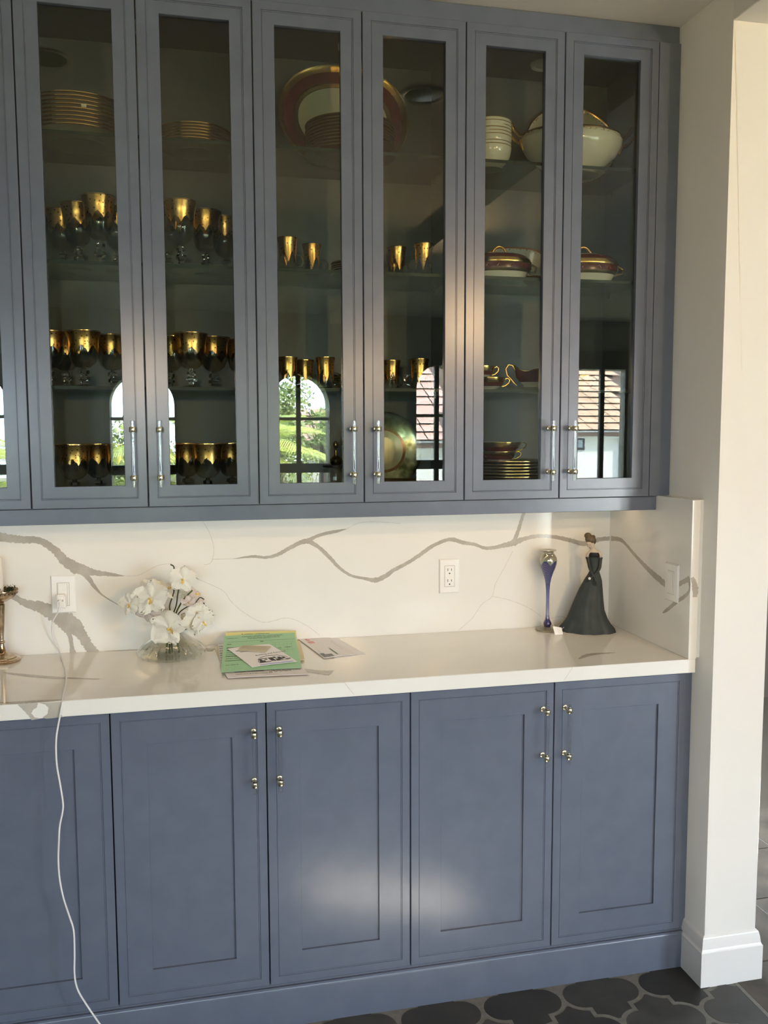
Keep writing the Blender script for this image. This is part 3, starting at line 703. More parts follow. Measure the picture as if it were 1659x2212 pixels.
# white tureen with gilt handles
p = onY(1234, 330, .28)
t = thing('soup_tureen', 'white oval tureen with gold branch handles on the top shelf', 'tureen', (p.x, .280, T1), R(-6))
secs = [(.078, .050, 0), (.082, .053, .002), (.070, .045, .012), (.095, .062, .026), (.128, .082, .050), (.146, .094, .078), (.149, .097, .096), (.142, .092, .108), (.138, .089, .112)]
G().rings(secs, 64, expo=2.1, cap0=True, cap1=False).build('bowl', CHINA, t, world=False)
G().rings([(.142, .092, .1085), (.1435, .0935, .112), (.137, .089, .116), (.132, .085, .111)], 64, cap0=False, cap1=False, expo=2.1).build('gilt_rim', BRNR, t, world=False)
G().rings([(.1470, .0955, .098), (.1430, .0928, .1085)], 64, cap0=False, cap1=False, expo=2.1).build('lace_band', LACE, t, world=False)
for s in (1, -1):
    g = G()
    g.tube([(s*.140, 0, .104), (s*.156, 0, .108), (s*.170, -.004, .120), (s*.178, -.005, .134), (s*.181, -.003, .140)], [.007, .0065, .006, .0055, .004], 10)
    g.tube([(s*.146, 0, .085), (s*.162, 0, .088), (s*.176, -.002, .100), (s*.182, -.004, .112)], [.006, .006, .005, .0035], 10)
    g.tube([(s*.144, 0, .106), (s*.150, 0, .094), (s*.149, 0, .080), (s*.143, 0, .066)], [.006, .007, .006, .003], 10)
    g.build('handle', GOLD, t, world=False)

# covered dishes
def covered_dish(lab, loc, sc, rz=0):
    t = thing('covered_dish', lab, 'covered dish', loc, rz); A = .095*sc; B = .078*sc
    def sec(l): return [(A*q, B*q, z*sc) for q, z in l]
    G().rings(sec([(.72, 0), (.78, 0), (.86, .012), (.93, .022)]), 56, cap1=False, expo=2.3).build('foot', CHINA, t, world=False)
    G().rings(sec([(.93, .022), (1.0, .026), (1.02, .030)]), 56, cap0=False, cap1=False, expo=2.3).build('lower_gilt_band', DGOLD, t, world=False)
    G().rings(sec([(1.02, .030), (1.03, .038), (1.02, .047)]), 56, cap0=False, cap1=False, expo=2.3).build('maroon_band', MAROON, t, world=False)
    G().rings(sec([(1.035, .0475), (1.05, .050), (1.05, .053), (1.0, .062), (.95, .064)]), 56, cap0=False, cap1=False, expo=2.3).build('gilt_band', GOLD, t, world=False)
    G().rings(sec([(.955, .0635), (.90, .070), (.78, .076)]), 56, cap0=False, cap1=False, expo=2.3).build('lid_band', MAROON, t, world=False)
    G().rings(sec([(.79, .0755), (.60, .081), (.35, .084), (.1, .085)]), 56, cap0=False, expo=2.1).build('lid', CHINA, t, world=False)
    pts = [(-.024*sc+.048*sc*a/14, 0, .082*sc+.024*sc*math.sin(PI*a/14)**.7) for a in range(15)]
    G().tube(pts, [.0036*sc*(1.25-.35*math.sin(PI*a/14)) for a in range(15)], 10).build('lid_handle', GOLD, t, world=False)
    # raised gilt scroll ornament round the maroon band
    g = G()
    for k in range(18):
        a = 2*PI*k/18; c, d = math.cos(a), math.sin(a)
        x, y = A*1.035*math.copysign(abs(c)**(2/2.3), c), B*1.035*math.copysign(abs(d)**(2/2.3), d)
        tx, ty = -d, c
        g.tube([(x+tx*u*.007*sc, y+ty*u*.007*sc, (.0385+.004*math.cos(u*PI))*sc) for u in (-1, -.6, -.2, .2, .6, 1)], .0009*sc, 5)
    g.build('scroll_ornament', GOLDL, t, world=False)
    for s in (1, -1):
        g = G().tube([(s*A*1.0, 0, .048*sc), (s*(A+.010*sc), 0, .052*sc), (s*(A+.024*sc), 0, .044*sc), (s*(A+.020*sc), 0, .030*sc), (s*A*1.0, 0, .026*sc)], .0042*sc, 10)
        g.build('handle', GOLD, t, world=False)
    return t
p = onY(1080, 575, .255); covered_dish('round covered dish with maroon band in front of leaning platter', (p.x, .262, T2), .92, R(-4))
p = onY(1262, 575, .255); covered_dish('round covered dish with maroon band behind the sixth glass door', (p.x, .262, T2), 1.0, R(-8))
# gilt sauce dish peeking out between
p = onY(1180, 590, .25)
t = thing('gilt_dish', 'small dark gilt dish between the two covered dishes', 'dish', (p.x+.001, .335, T2))
G().rings([(.022, .02, 0), (.025, .022, .002), (.022, .020, .006), (.036, .030, .016), (.046, .034, .028), (.045, .033, .029), (.03, .02, .012)], 40, cap1=True).build('bowl', MAROON, t, world=False)
G().rings([(.0465, .0345, .0265), (.047, .035, .029), (.045, .033, .030)], 40, cap0=False, cap1=False).build('gilt_rim', GOLD, t, world=False)

# teacups
def teacup(lab, loc, r, h, rz=0):
    t = thing('teacup', lab, 'teacup', loc, rz)
    G().lathe([(r*.42, 0), (r*.44, .003), (r*.42, .004), (r*.62, h*.22), (r*.72, h*.30)], 48, cap1=False).build('cup', CHINA, t, world=False)
    G().lathe([(r*.72, h*.30), (r*.86, h*.50), (r*.91, h*.60)], 48, cap0=False, cap1=False).build('maroon_band', MAROON, t, world=False)
    G().lathe([(r*.91, h*.60), (r*.97, h*.78), (r, h*.98), (r, h), (r*.985, h)], 48, cap0=False, cap1=False).build('gilt_band', GOLD, t, world=False)
    G().lathe([(r*.985, h), (r*.93, h*.75), (r*.80, h*.45), (r*.4, h*.12)], 48, cap0=False).build('inside', mat('cup_inner', (.42, .41, .34), .12), t, world=False)
    pts = [(r*.80, 0, h*.30), (r*1.02, 0, h*.36), (r*1.25, 0, h*.60), (r*1.30, 0, h*.84), (r*1.16, 0, h*.98), (r*1.02, 0, h*.90)]
    G().tube(pts, .0017, 10).build('handle', GOLD, t, world=False)
    return t
p = onY(1058, 830, .27); teacup('gold and maroon teacup, lower of two stacked, third shelf', (p.x, .275, T3+.001), .046, .036, R(-8))
q = onY(1040, 800, .27); teacup('gold and maroon teacup, upper of two stacked, third shelf', (q.x, .275, T3+.0335), .040, .036, R(-8))
p = onY(1079, 965, .28); teacup('wide gilt teacup, lower of two on the dark plates', (p.x-.002, .285, topz-.009), .052, .034, R(-10))
teacup('wide gilt teacup, upper of two on the dark plates', (p.x+.001, .283, topz+.014), .062, .038, R(-6))
p = onY(1255, 800, .30); teacup('gilt teacup above the roof reflection behind the last door', (p.x, .30, T3+.001), .044, .046, R(200))
# gravy boat and its stand
p = onY(1143, 820, .28)
t = thing('gravy_boat', 'dark gilt gravy boat with scroll handle on the third shelf', 'gravy boat', (p.x, .275, T3+.0095), R(-6))
g = G(); N = 40
def gb(k, u, zt):
    vs = []
    for i in range(N):
        a = 2*PI*i/N; c, d = math.cos(a), math.sin(a)
        x = .050*u*c*(1.12 if c > 0 else .95); y = .026*u*d*(1 if c < .3 else 1-.5*(c-.3))
        z = zt+(0.012*(u**2)*(abs(c)**3)*(1.1 if c > 0 else .9)-.004*(u**2)*math.cos(3*a) if zt > .03 else 0)
        vs.append((x, y, z))
    return vs
L = [(.40, 0), (.44, .001), (.38, .006), (.62, .016), (.86, .030), (.97, .044), (1.0, .050)]
vs = []; 
for u, z in L: vs += gb(0, u, z)
fs = [(k*N+i, k*N+(i+1) % N, (k+1)*N+(i+1) % N, (k+1)*N+i) for k in range(len(L)-1) for i in range(N)]
G().add(vs[:4*N], fs[:3*N]+[tuple(range(N))[::-1]]).build('foot', CHINA, t, world=False)
G().add(vs, fs[3*N:]).build('bowl', MAROON, t, world=False)
top = vs[-N:]; G().tube(top+[top[0]], .0013, 6, caps=False).build('gilt_rim', GOLDL, t, world=False)
G().tube([(-.044, 0, .050), (-.052, 0, .064), (-.064, 0, .066), (-.072, 0, .054), (-.068, 0, .036), (-.056, 0, .024), (-.046, 0, .012), (-.038, 0, .006)], [.0014, .0016, .0019, .002, .002, .002, .0019, .0016], 10).build('handle', GOLD, t, world=False)
t = thing('boat_stand', 'oval china stand under the gravy boat', 'dish', (p.x+.002, .275, T3+.0005), R(-6))
G().rings([(.045, .03, 0), (.048, .032, .001), (.066, .045, .0075), (.070, .048, .009), (.068, .046, .0092), (.05, .033, .0035)], 48).build('plate', mat('stand_china', (.45, .43, .33), .15), t, world=False)
G().rings([(.0695, .0475, .0084), (.0706, .0486, .0090), (.0695, .0475, .0096)], 48, cap0=False, cap1=False).build('gilt_rim', DGOLD, t, world=False)
# decanter behind the third door, lower right
p = onY(726, 1000, .26)
t = thing('glass_decanter', 'ribbed glass jar with metal collar and gilt finial, third door', 'decanter', (p.x, .262, TB))
G().lathe([(.030, 0), (.034, .002), (.035, .01), (.035, .062), (.033, .070), (.030, .074)], 48, mod=lambda a, k: 1+.03*math.cos(16*a), cap1=False).build('body', CRYST, t, world=False)
G().lathe([(.031, .073), (.037, .074), (.037, .079), (.030, .080)], 40).build('collar', IRON, t, world=False)
G().lathe([(.012, .080), (.017, .086), (.018, .094), (.012, .101), (.0055, .106), (.0040, .116), (.0040, .126), (.0075, .131), (.0085, .137), (.006, .143), (.001, .146)], 24).build('finial', mat('aged_gilt', (.62, .45, .22), .2, metal=1), t, world=False)

# ---------------------------------------------------------------- wall plates
def plate_face(parent, w_, h_, M, kind):
    def b(g, x0, x1, y0, y1, z0, z1): return g.box(x0, x1, y0, y1, z0, z1)
    def fin(g, nm, mt, **k):
        g.v = [M @ v for v in g.v]; return g.build(nm, mt, parent, world=False, **k)
    g = G().frame(-w_/2, w_/2, -h_/2, h_/2, [(0, 0), (0, -.002), (.0025, -.005), (.0175, -.0058)]+[(.0175, -.004)], close=False)
    g.v = []; g.f = []; g.m = []
    g.frame(-w_/2, w_/2, -h_/2, h_/2, [(0, -.0002), (0, -.002), (.003, -.0055), (.006, -.006)], close=True)
    fin(g, 'plate', PLASTIC, angle=25)
    fin(G().frame(-.0168, .0168, -.0335, .0335, [(0, -.0058), (0, -.0062), (.0012, -.0062), (.0012, -.0058)]), 'insert_seam', mat('seam', (.45, .43, .38), .5), smooth=False)
    fin(G().box(-.0155, .0155, -.0072, -.0055, -.0322, .0322), 'insert', PLASTIC, bevel=.0006)
    for z in (-.0485, .0485):
        fin(G().rings([(.0026, .0026, 0), (.0026, .0026, .0006)], 14, M=Matrix.Translation((0, -.006, z)) @ Matrix.Rotation(R(90), 4, 'X')), 'screw', TRIM)
    if kind == 'outlet':
        for zc in (.0165, -.0175):
            for x, hh in ((-.0062, .0042), (.0058, .0034)): fin(G().box(x-.0009, x+.0009, -.0074, -.0071, zc+.004-hh, zc+.004+hh), 'slot', SLOT, smooth=False)
            fin(G().rings([(.0024, .0024, 0), (.0024, .0024, .0003)], 12, M=Matrix.Translation((-.0002, -.0071, zc-.0075)) @ Matrix.Rotation(R(90), 4, 'X')), 'ground_hole', SLOT)
    if kind == 'dimmer':
        fin(G().box(.0105, .0115, -.0076, -.0072, -.030, .030), 'slider_groove', mat('seam2', (.5, .48, .43), .5), smooth=False)
        fin(G().box(-.0135, .0085, -.0090, -.0072, -.030, .030), 'rocker', PLASTIC, bevel=.0008)
a, b = onY(970, 1244, YB), None
t = thing('wall_outlet', 'white double socket outlet in the middle of the backsplash', 'outlet', (a.x, YB, a.z)); plate_face(t, .066, .108, Matrix.Identity(4), 'outlet')
a = onY(137.5, 1283, YB)
t = thing('wall_switch', 'white dimmer switch plate on the left with charger plugged in', 'switch', (a.x, YB, a.z)); plate_face(t, .067, .108, Matrix.Identity(4), 'dimmer')
SWX, SWZ = a.x, a.z
a = onX(1453, 1258, 1.924)
t = thing('wall_switch', 'white switch plate on the side panel at right', 'switch', (1.924, a.y, a.z))
plate_face(t, .068, .108, Matrix.Rotation(R(-90), 4, 'Z'), 'dimmer')
# charger and cable
c0 = onY(133, 1298, YB-.02)
t = thing('phone_charger', 'small white usb charger plugged into the left wall plate', 'charger', (c0.x, YB-.0095, c0.z))
G().box(c0.x-.0125, c0.x+.0125, YB-.040, YB-.0095, c0.z-.020, c0.z+.020).build('body', PLASTIC, t, bevel=.004, seg=3)
G().box(c0.x-.007, c0.x+.007, YB-.0412, YB-.0398, c0.z+.002, c0.z+.007).build('port', mat('port_grey', (.3, .29, .27), .4), t, smooth=False)
pts = [Vector((c0.x, YB-.041, c0.z+.0045)), Vector((c0.x-.001, YB-.052, c0.z+.002))]
for (px, py, y) in [(127, 1318, .375), (114, 1342, .40), (112, 1362, .415), (117, 1382, .425), (126, 1402, .430)]: pts.append(onY(px, py, y))
for (px, py) in [(134, 1425), (141, 1447), (143, 1465), (140, 1485), (135, 1506)]: q = onZ(px, py, ZT+.0022); pts.append(q)
pts.append(Vector((onZ(131, 1522, ZT).x, -.0335, ZT-.006)))
for (px, py, y) in [(127, 1560, -.036), (122, 1590, -.040), (121, 1620, -.045), (123, 1655, -.050), (130, 1695, -.055), (136, 1735, -.060), (135, 1755, -.060), (129, 1785, -.062), (127, 1820, -.062), (126, 1860, -.060), (129, 1900, -.060), (137, 1940, -.060), (150, 1980, -.060), (159, 2010, -.060), (161, 2060, -.060), (161, 2105, -.062), (168, 2138, -.065), (188, 2172, -.075), (214, 2210, -.085), (250, 2262, -.10)]: pts.append(onY(px, py, y))
pts.append(Vector((pts[-1].x+.04, -.16, .0055+.003))); pts.append(Vector((pts[-1].x+.15, -.25, .0065)))
def smooth_path(P, k=6):
    out = []
    for i in range(len(P)-1):
        p0, p1, p2, p3 = P[max(i-1, 0)], P[i], P[i+1], P[min(i+2, len(P)-1)]
        for j in range(k):
            f = j/k; out.append(.5*((2*p1)+(p2-p0)*f+(2*p0-5*p1+4*p2-p3)*f*f+(3*p1-p0-3*p2+p3)*f**3))
    return out+[P[-1]]
cb = thing('charging_cable', 'long white charging cable hanging over the counter edge to floor', 'cable', tuple(pts[0]))
G().tube(smooth_path(pts[1:], 5), .0021, 8).build('cord', mat('white_cord', (.80, .79, .78), .4), cb)
G().tube([pts[0], pts[0]+Vector((0, -.012, -.002))], [.0045, .0042], 10, flat=1.2).build('plug', PLASTIC, cb)
# ---------------------------------------------------------------- crystal vase with orchids
VX, VY = .537, .335
t = thing('crystal_vase', 'wide low cut-crystal vase with narrow neck holding white orchids', 'vase', (VX, VY, ZT))
prof = [(.060, 0), (.078, .0012), (.091, .006), (.0955, .013), (.093, .021), (.080, .034), (.062, .046), (.044, .058), (.029, .071), (.018, .084), (.0128, .096), (.0125, .104), (.0150, .110), (.0162, .1115)]
def cut(a, k):
    if 2 <= k <= 7: return 1+.030*math.cos(22*a+(k % 2)*PI)*(1 if k < 6 else .6)
    return 1+.006*math.cos(11*a)
G().lathe(prof, 88, mod=cut, cap1=False).build('body', thin_glass('vase_crystal', (.94, .955, .94), .05, power=3.4, top=.8), t, world=False, angle=12)
inn = [(r*.90-.001, z+.004) for r, z in prof[1:12]]
G().lathe(inn, 44, mod=lambda a, k: 1+.02*math.cos(22*a), cap1=False).build('inner_wall', thin_glass('vase_inner', (.96, .97, .96), .04, power=3.5, top=.6), t, world=False, angle=12)
# cut star facets (raised prisms) on the shoulder
g = G()
for k in range(22):
    a = 2*PI*k/22
    for (r0, z0, r1, z1, w_) in ((.0935, .0200, .066, .0440, .0045), (.0945, .0085, .0955, .0185, .0035)):
        c, s = math.cos(a), math.sin(a)
        p0 = Vector((r0*c, r0*s, z0)); p1 = Vector((r1*c, r1*s, z1)); sd = Vector((-s, c, 0)); out_ = Vector((c, s, .8)).normalized()
        m_ = (p0+p1)/2
        g.add([p0, m_+sd*w_, p1, m_-sd*w_, m_+out_*.0035], [(0, 1, 4), (1, 2, 4), (2, 3, 4), (3, 0, 4)])
g.build('cut_facets', thin_glass('cut_glass', (.88, .91, .88), .07, rough=.10, power=2.4, top=.9), t, world=False, smooth=False)
OS = 5690.0
def oc3(x, y, yw): return onY(250+x/7.54, 1210+y/7.54, yw)
STEM = noise_col(mat('orchid_stem_green', rough=.45), (.035, .05, .012), (.10, .14, .03), 40)
STEMD = mat('dark_orchid_stem', (.05, .045, .02), .5)
PET = mat('white_orchid_petal', (.82, .79, .68), .5, Subsurface_Weight=.25, Subsurface_Radius=(.02, .015, .01), Subsurface_Scale=.3)
PETP = mat('pink_tinged_petal', (.74, .66, .62), .5, Subsurface_Weight=.2, Subsurface_Scale=.2)
LIPM = mat('orchid_lip_yellow', (.72, .50, .12), .4)
LIPC = mat('orchid_lip_cream', (.85, .78, .58), .4)
def petal_mesh(L, W, cup, wav=0, n=7, m=6):
    vs = []; fs = []
    for i in range(n+1):
        u = i/n; w_ = W*(math.sin(PI*min(1, u*.93+.05))**.62)*(.55+.45*math.sin(PI*u*.8)); w_ = max(w_, .0006)
        for j in range(m+1):
            v = 2*j/m-1
            vs.append((v*w_, u*L, cup*L*(u*u-.25*u)-.22*abs(v)**2*w_+wav*math.sin(v*5+u*4)*L*.04))
    for i in range(n):
        for j in range(m): a = i*(m+1)+j; fs.append((a, a+1, a+m+2, a+m+1))
    th = .0005; k = len(vs)
    vs2 = [(x, y, z-th) for x, y, z in vs]
    return vs+vs2, fs+[tuple(k+i for i in reversed(f)) for f in fs]
def blossom(parent, c, size, face, roll=0, open_=.0, pmat=None, mats_=None, petals=None):
    pmat = pmat or PET
    z = Vector(face).normalized(); x = Vector((0, 0, 1)).cross(z)
    x = x.normalized() if x.length > .1 else Vector((1, 0, 0)); y = z.cross(x)
    Rm = Matrix((x, y, z)).transposed().to_4x4(); M0 = Matrix.Translation(c) @ Rm @ Matrix.Rotation(roll, 4, 'Z')
    s = size
    g = G()
    g.rings([(s*.02, s*.02, -.02*s), (s*.07, s*.06, .03*s), (s*.06, s*.06, .12*s), (s*.02, s*.02, .17*s)], 10, M=M0 @ Matrix.Translation((0, -.02*s, 0)))
    for q in (-1, 1):
        v, f = petal_mesh(.26*s, .10*s, .9); g.add([M0 @ Matrix.Rotation(q*.55+PI, 4, 'Z') @ Vector(p) for p in v], f, 1)
    v, f = petal_mesh(.34*s, .09*s, 1.0); g.add([M0 @ Matrix.Rotation(PI, 4, 'Z') @ Vector(p)+z*.03*s for p in v], f, 0)
    lip = g.build('blossom', [LIPM, LIPC], parent)
    for (ang, L, W, cup) in (petals or [(0, .92, .36, -.05+open_), (72, 1.0, .54, .05+open_), (-72, 1.0, .54, .05+open_), (142, .9, .36, -.08+open_), (-142, .9, .36, -.08+open_)]):
        v, f = petal_mesh(L*s, W*s, cup+rnd.uniform(-.06, .06), 1)
        g = G().add([M0 @ Matrix.Rotation(R(ang+rnd.uniform(-8, 8)), 4, 'Z') @ Matrix.Translation((0, .03*s, 0)) @ Vector(p) for p in v], f)
        me_o = g.build('petal', pmat, None, world=False, angle=60)
        off = Vector(lip.parent.location)
        for vv in me_o.data.vertices: vv.co = vv.co-off
        me_o.parent = lip
    return lip
def spray(lab, pts, r, blooms, m=STEM):
    P = [oc3(x, y, yy) for x, y, yy in pts]
    base = Vector((VX+rnd.uniform(-.02, .02), VY+rnd.uniform(-.01, .01), ZT+.010)); neck = Vector((VX+rnd.uniform(-.004, .004), VY, ZT+.100))
    t = thing('orchid_spray', lab, 'orchid', tuple(base), group=None)
    G().tube(smooth_path([base, (base+neck)/2+Vector((0, 0, .012)), neck]+P, 4), r, 8).build('stem', m, t)
    for b in blooms: blossom(t, oc3(b[0], b[1], b[2]), b[3], b[4], R(b[5]) if len(b) > 5 else 0, b[6] if len(b) > 6 else 0, b[7] if len(b) > 7 else None)
    return t
spray('orchid spray reaching far left with open white blossoms', [(760, 850, .32), (620, 700, .30), (430, 600, .29), (250, 660, .285)], .0024,
      [(565, 625, .268, .052, (-.25, -1, .25), 8), (215, 715, .280, .034, (-.5, -.8, .15), 15), (350, 690, .30, .028, (-.9, -.5, 0), -20)])
spray('orchid spray behind, with half-turned pale blossom upper left', [(790, 860, .34), (700, 700, .34), (640, 560, .34), (600, 480, .335), (500, 400, .33)], .0022,
      [(625, 455, .315, .036, (.45, -.6, .6), -25), (840, 470, .34, .034, (.6, -.4, .7), 80), (540, 850, .325, .036, (-.2, -.8, -.4), 170, .1, PETP)])
spray('tall dark orchid stem topped by open white blossom', [(890, 850, .335), (880, 730, .33), (935, 560, .33), (945, 470, .33), (920, 300, .33), (950, 120, .33), (890, 70, .33)], .0019,
      [(1090, 310, .300, .040, (.15, -1, .1), -12)], STEMD)
spray('dark orchid stem in the middle of the vase with a small curled bud', [(930, 880, .34), (985, 740, .34), (1010, 560, .345), (1030, 440, .345)], .0019,
      [(1075, 540, .36, .024, (.1, .7, .4), 10, .2)], STEMD)
spray('green orchid stem leaning right with faded pinkish blossoms', [(965, 900, .335), (1010, 800, .33), (1090, 660, .325), (1180, 560, .32), (1250, 490, .32)], .0023,
      [(1300, 560, .35, .032, (.5, -.3, .6), 60, 0, PETP), (1180, 690, .30, .022, (.1, -.5, .8), 0, .5, PETP)])
spray('orchid spray drooping at right with full white blossoms', [(990, 920, .33), (1060, 830, .32), (1200, 740, .30), (1290, 700, .30), (1370, 610, .30), (1440, 640, .30)], .0017,
      [(1340, 930, .285, .046, (.35, -1, -.1), 190), (1250, 1020, .30, .038, (-.3, -1, -.25), 120), (1420, 1000, .290, .038, (.6, -.8, -.2), 30)], STEMD)
spray('short orchid drooping in front of the vase neck', [(870, 930, .31), (800, 890, .29), (810, 960, .27), (850, 1060, .255)], .0020,
      [(855, 1110, .245, .056, (-.25, -.9, -.25), 60, .05)])

# ---------------------------------------------------------------- blue art glass vase
p = onZ(1182, 1361, ZT)
t = thing('blue_glass_vase', 'slender iridescent blue glass vase with flared rim and price tag', 'vase', (p.x, p.y, ZT), R(-24))
prof = [(.030, 0), (.0368, .001), (.0377, .003), (.036, .0052), (.024, .0075), (.010, .011), (.0105, .0145), (.0128, .019), (.0130, .024), (.0095, .030), (.0066, .036), (.0058, .045), (.0053, .06), (.0052, .10), (.0056, .125), (.0072, .148), (.0110, .167), (.0172, .185), (.0232, .200), (.0268, .212), (.0282, .222), (.0268, .232), (.0215, .2405), (.0172, .2455), (.0168, .249), (.0205, .2525), (.0258, .2545), (.0256, .2557), (.020, .2535)]
BV = mat('iridescent_blue_glass', (.02, .03, .2), .10, spec=.8, Coat_Weight=.6, Coat_Roughness=.05)
tt, n, l, b = nodes(BV)
tc = n.new('ShaderNodeTexCoord'); sx = n.new('ShaderNodeSeparateXYZ'); l.new(tc.outputs['Object'], sx.inputs[0])
at = n.new('ShaderNodeMath'); at.operation = 'ARCTAN2'; l.new(sx.outputs[1], at.inputs[0]); l.new(sx.outputs[0], at.inputs[1])
def mth(op, a, b_=None, c_=None):
    m_ = n.new('ShaderNodeMath'); m_.operation = op
    for i, q in enumerate((a, b_, c_)):
        if q is None: continue
        if isinstance(q, (int, float)): m_.inputs[i].default_value = q
        else: l.new(q, m_.inputs[i])
    return m_.outputs[0]
tri = mth('ABSOLUTE', mth('SINE', mth('MULTIPLY', at.outputs[0], 2.5)))
zz = mth('ADD', sx.outputs[2], mth('MULTIPLY', tri, -.020))
wv = mth('SINE', mth('MULTIPLY', zz, 1150))
stripe = mth('MULTIPLY', mth('GREATER_THAN', wv, .80), mth('GREATER_THAN', sx.outputs[2], .150))
cr = n.new('ShaderNodeValToRGB'); l.new(mth('DIVIDE', sx.outputs[2], .26), cr.inputs[0])
e = cr.color_ramp.elements; e[0].position = 0; e[0].color = (.32, .27, .13, 1); e[1].position = .03; e[1].color = (.30, .26, .14, 1)
for ps, cl in ((.045, (.02, .015, .09)), (.13, (.03, .02, .14)), (.20, (.26, .26, .44)), (.42, (.14, .17, .38)), (.58, (.03, .06, .22)), (.68, (.02, .03, .15)), (.83, (.018, .014, .10))): q = e.new(ps); q.color = (*cl, 1)
edge = mth('GREATER_THAN', mth('ADD', sx.outputs[2], mth('MULTIPLY', tri, -.014)), .2115)
edge2 = mth('GREATER_THAN', mth('ADD', sx.outputs[2], mth('MULTIPLY', tri, -.014)), .2085)
mx = n.new('ShaderNodeMix'); mx.data_type = 'RGBA'; l.new(stripe, mx.inputs[0]); l.new(cr.outputs[0], mx.inputs[6]); mx.inputs[7].default_value = (.22, .24, .40, 1)
m2 = n.new('ShaderNodeMix'); m2.data_type = 'RGBA'; l.new(edge2, m2.inputs[0]); l.new(mx.outputs[2], m2.inputs[6]); m2.inputs[7].default_value = (.45, .62, .42, 1)
m3 = n.new('ShaderNodeMix'); m3.data_type = 'RGBA'; l.new(edge, m3.inputs[0]); l.new(m2.outputs[2], m3.inputs[6]); m3.inputs[7].default_value = (.42, .40, .31, 1)
l.new(m3.outputs[2], b.inputs['Base Color'])
l.new(mth('MULTIPLY', edge2, .55), b.inputs['Metallic'])
G().lathe(prof[5:], 56, cap0=False, cap1=True).build('body', BV, t, world=False, angle=60)
G().lathe(prof[:6], 48, cap1=True).build('foot', mat('amber_clear_foot', (.62, .57, .40), .12, Transmission_Weight=.6), t, world=False)
g = G().tube([(.006, -.004, .048), (.012, -.014, .036), (.020, -.026, .022), (.030, -.036, .010), (.036, -.038, .004)], .0006, 6)
g.tube([(.036, -.038, .004), (.044, -.030, .010), (.052, -.026, .018)], .0005, 6)
g.build('tag_string', mat('white_string', (.8, .79, .76), .7), t, world=False)
q = [onY(1194, 1353, .335), onY(1213, 1356, .335), onY(1217, 1373, .328), onY(1199, 1373, .328)]
inv = (Matrix.Translation((p.x, p.y, ZT)) @ Matrix.Rotation(R(-24), 4, 'Z')).inverted()
q2 = [inv @ v for v in q]
g = G().add(q2+[v+Vector((0, 0, .0006)) for v in q2], [(3, 2, 1, 0), (4, 5, 6, 7), (0, 1, 5, 4), (1, 2, 6, 5), (2, 3, 7, 6), (3, 0, 4, 7)]); g.build('price_tag', PLASTIC, t, world=False, smooth=False)

# ---------------------------------------------------------------- figurine
p = onZ(1293, 1362, ZT); FS = 4510.0
t = thing('lady_figurine', 'figurine of a lady in long dark grey gown and gloves, hair in a bun', 'figurine', (1.812, .352, ZT), R(-26.5))
def fx(x): return (x-1000)/FS
def fz(y): return (1512-y)/FS
GOWN = noise_col(mat('dark_slate_gown', rough=.65), (.034, .045, .048), (.046, .060, .063), 30, bump=.15, bscale=120, dist=.001)
GLOVE = mat('dark_green_gloves', (.028, .036, .034), .5)
BLACK = mat('black_velvet_band', (.004, .004, .004), .6)
SKIN = mat('pale_porcelain_skin', (.62, .53, .42), .4)
HAIR = noise_col(mat('brown_hair', rough=.5), (.07, .05, .028), (.15, .11, .07), 60, stretch=(1, 1, .2), bump=.5, bscale=150, dist=.001)
sk = [(430, 1058, 72, 46), (520, 1058, 66, 44), (600, 1062, 60, 42), (645, 1062, 64, 46), (700, 1058, 88, 60), (780, 1045, 124, 84), (900, 1020, 160, 112), (1050, 995, 196, 140), (1200, 975, 232, 168), (1320, 975, 275, 195), (1400, 972, 325, 220), (1450, 972, 368, 240), (1490, 972, 382, 250), (1512, 972, 384, 252)]
secs = [(a/FS, bb/FS, fz(y), fx(cx), -.0) for (y, cx, a, bb) in sk]
def fold(a, k):
    u = min(1, max(0, (k-4)/9)); return 1+u*(.035*math.cos(11*a+.6)+.03*math.cos(5*a+1.3)+.015*math.cos(19*a))
G().rings(secs[::-1], 88, mod=lambda a, k: fold(a, 13-k), cap0=True, cap1=True).build('gown', GOWN, t, world=False, angle=50)
G().rings([(70/FS, 46/FS, fz(450), fx(1058), 0), (78/FS, 52/FS, fz(436), fx(1058), 0), (76/FS, 50/FS, fz(400), fx(1058), 0), (66/FS, 44/FS, fz(384), fx(1058), 0)], 40, expo=2.3).build('bodice_band', BLACK, t, world=False)
# body: one continuous skinned figure (torso, shoulders, arms, neck, head)
def skin_obj(name, verts, edges, radii, mt, root=0, sub=2):
    me = bpy.data.meshes.new(name); me.from_pydata([Vector(v) for v in verts], edges, []); me.materials.append(mt)
    o = bpy.data.objects.new(name, me); C.objects.link(o); o.parent = t
    md = o.modifiers.new('skin', 'SKIN'); md.use_smooth_shade = True
    lay = me.skin_vertices[0].data if len(me.skin_vertices) else None
    if lay is None:
        bm = bmesh.new(); bm.from_mesh(me); bm.verts.layers.skin.verify(); bm.to_mesh(me); bm.free(); lay = me.skin_vertices[0].data
    for i, r in enumerate(radii):
        r = r if isinstance(r, tuple) else (r, r); lay[i].radius = r; lay[i].use_root = (i == root)
    o.modifiers.new('sub', 'SUBSURF').levels = sub; o.modifiers['sub'].render_levels = sub
    return o
f = lambda x, y, d=0: (fx(x), d/FS, fz(y))
vb = [f(1058, 480), f(1058, 420), f(1050, 375), f(1040, 335), f(1022, 296, -6), f(1005, 250, -10), f(1008, 205, -5),
      f(985, 395), f(965, 425), f(968, 465), f(1120, 392), f(1143, 425), f(1140, 465), f(978, 272, -22), f(962, 300, -30)]
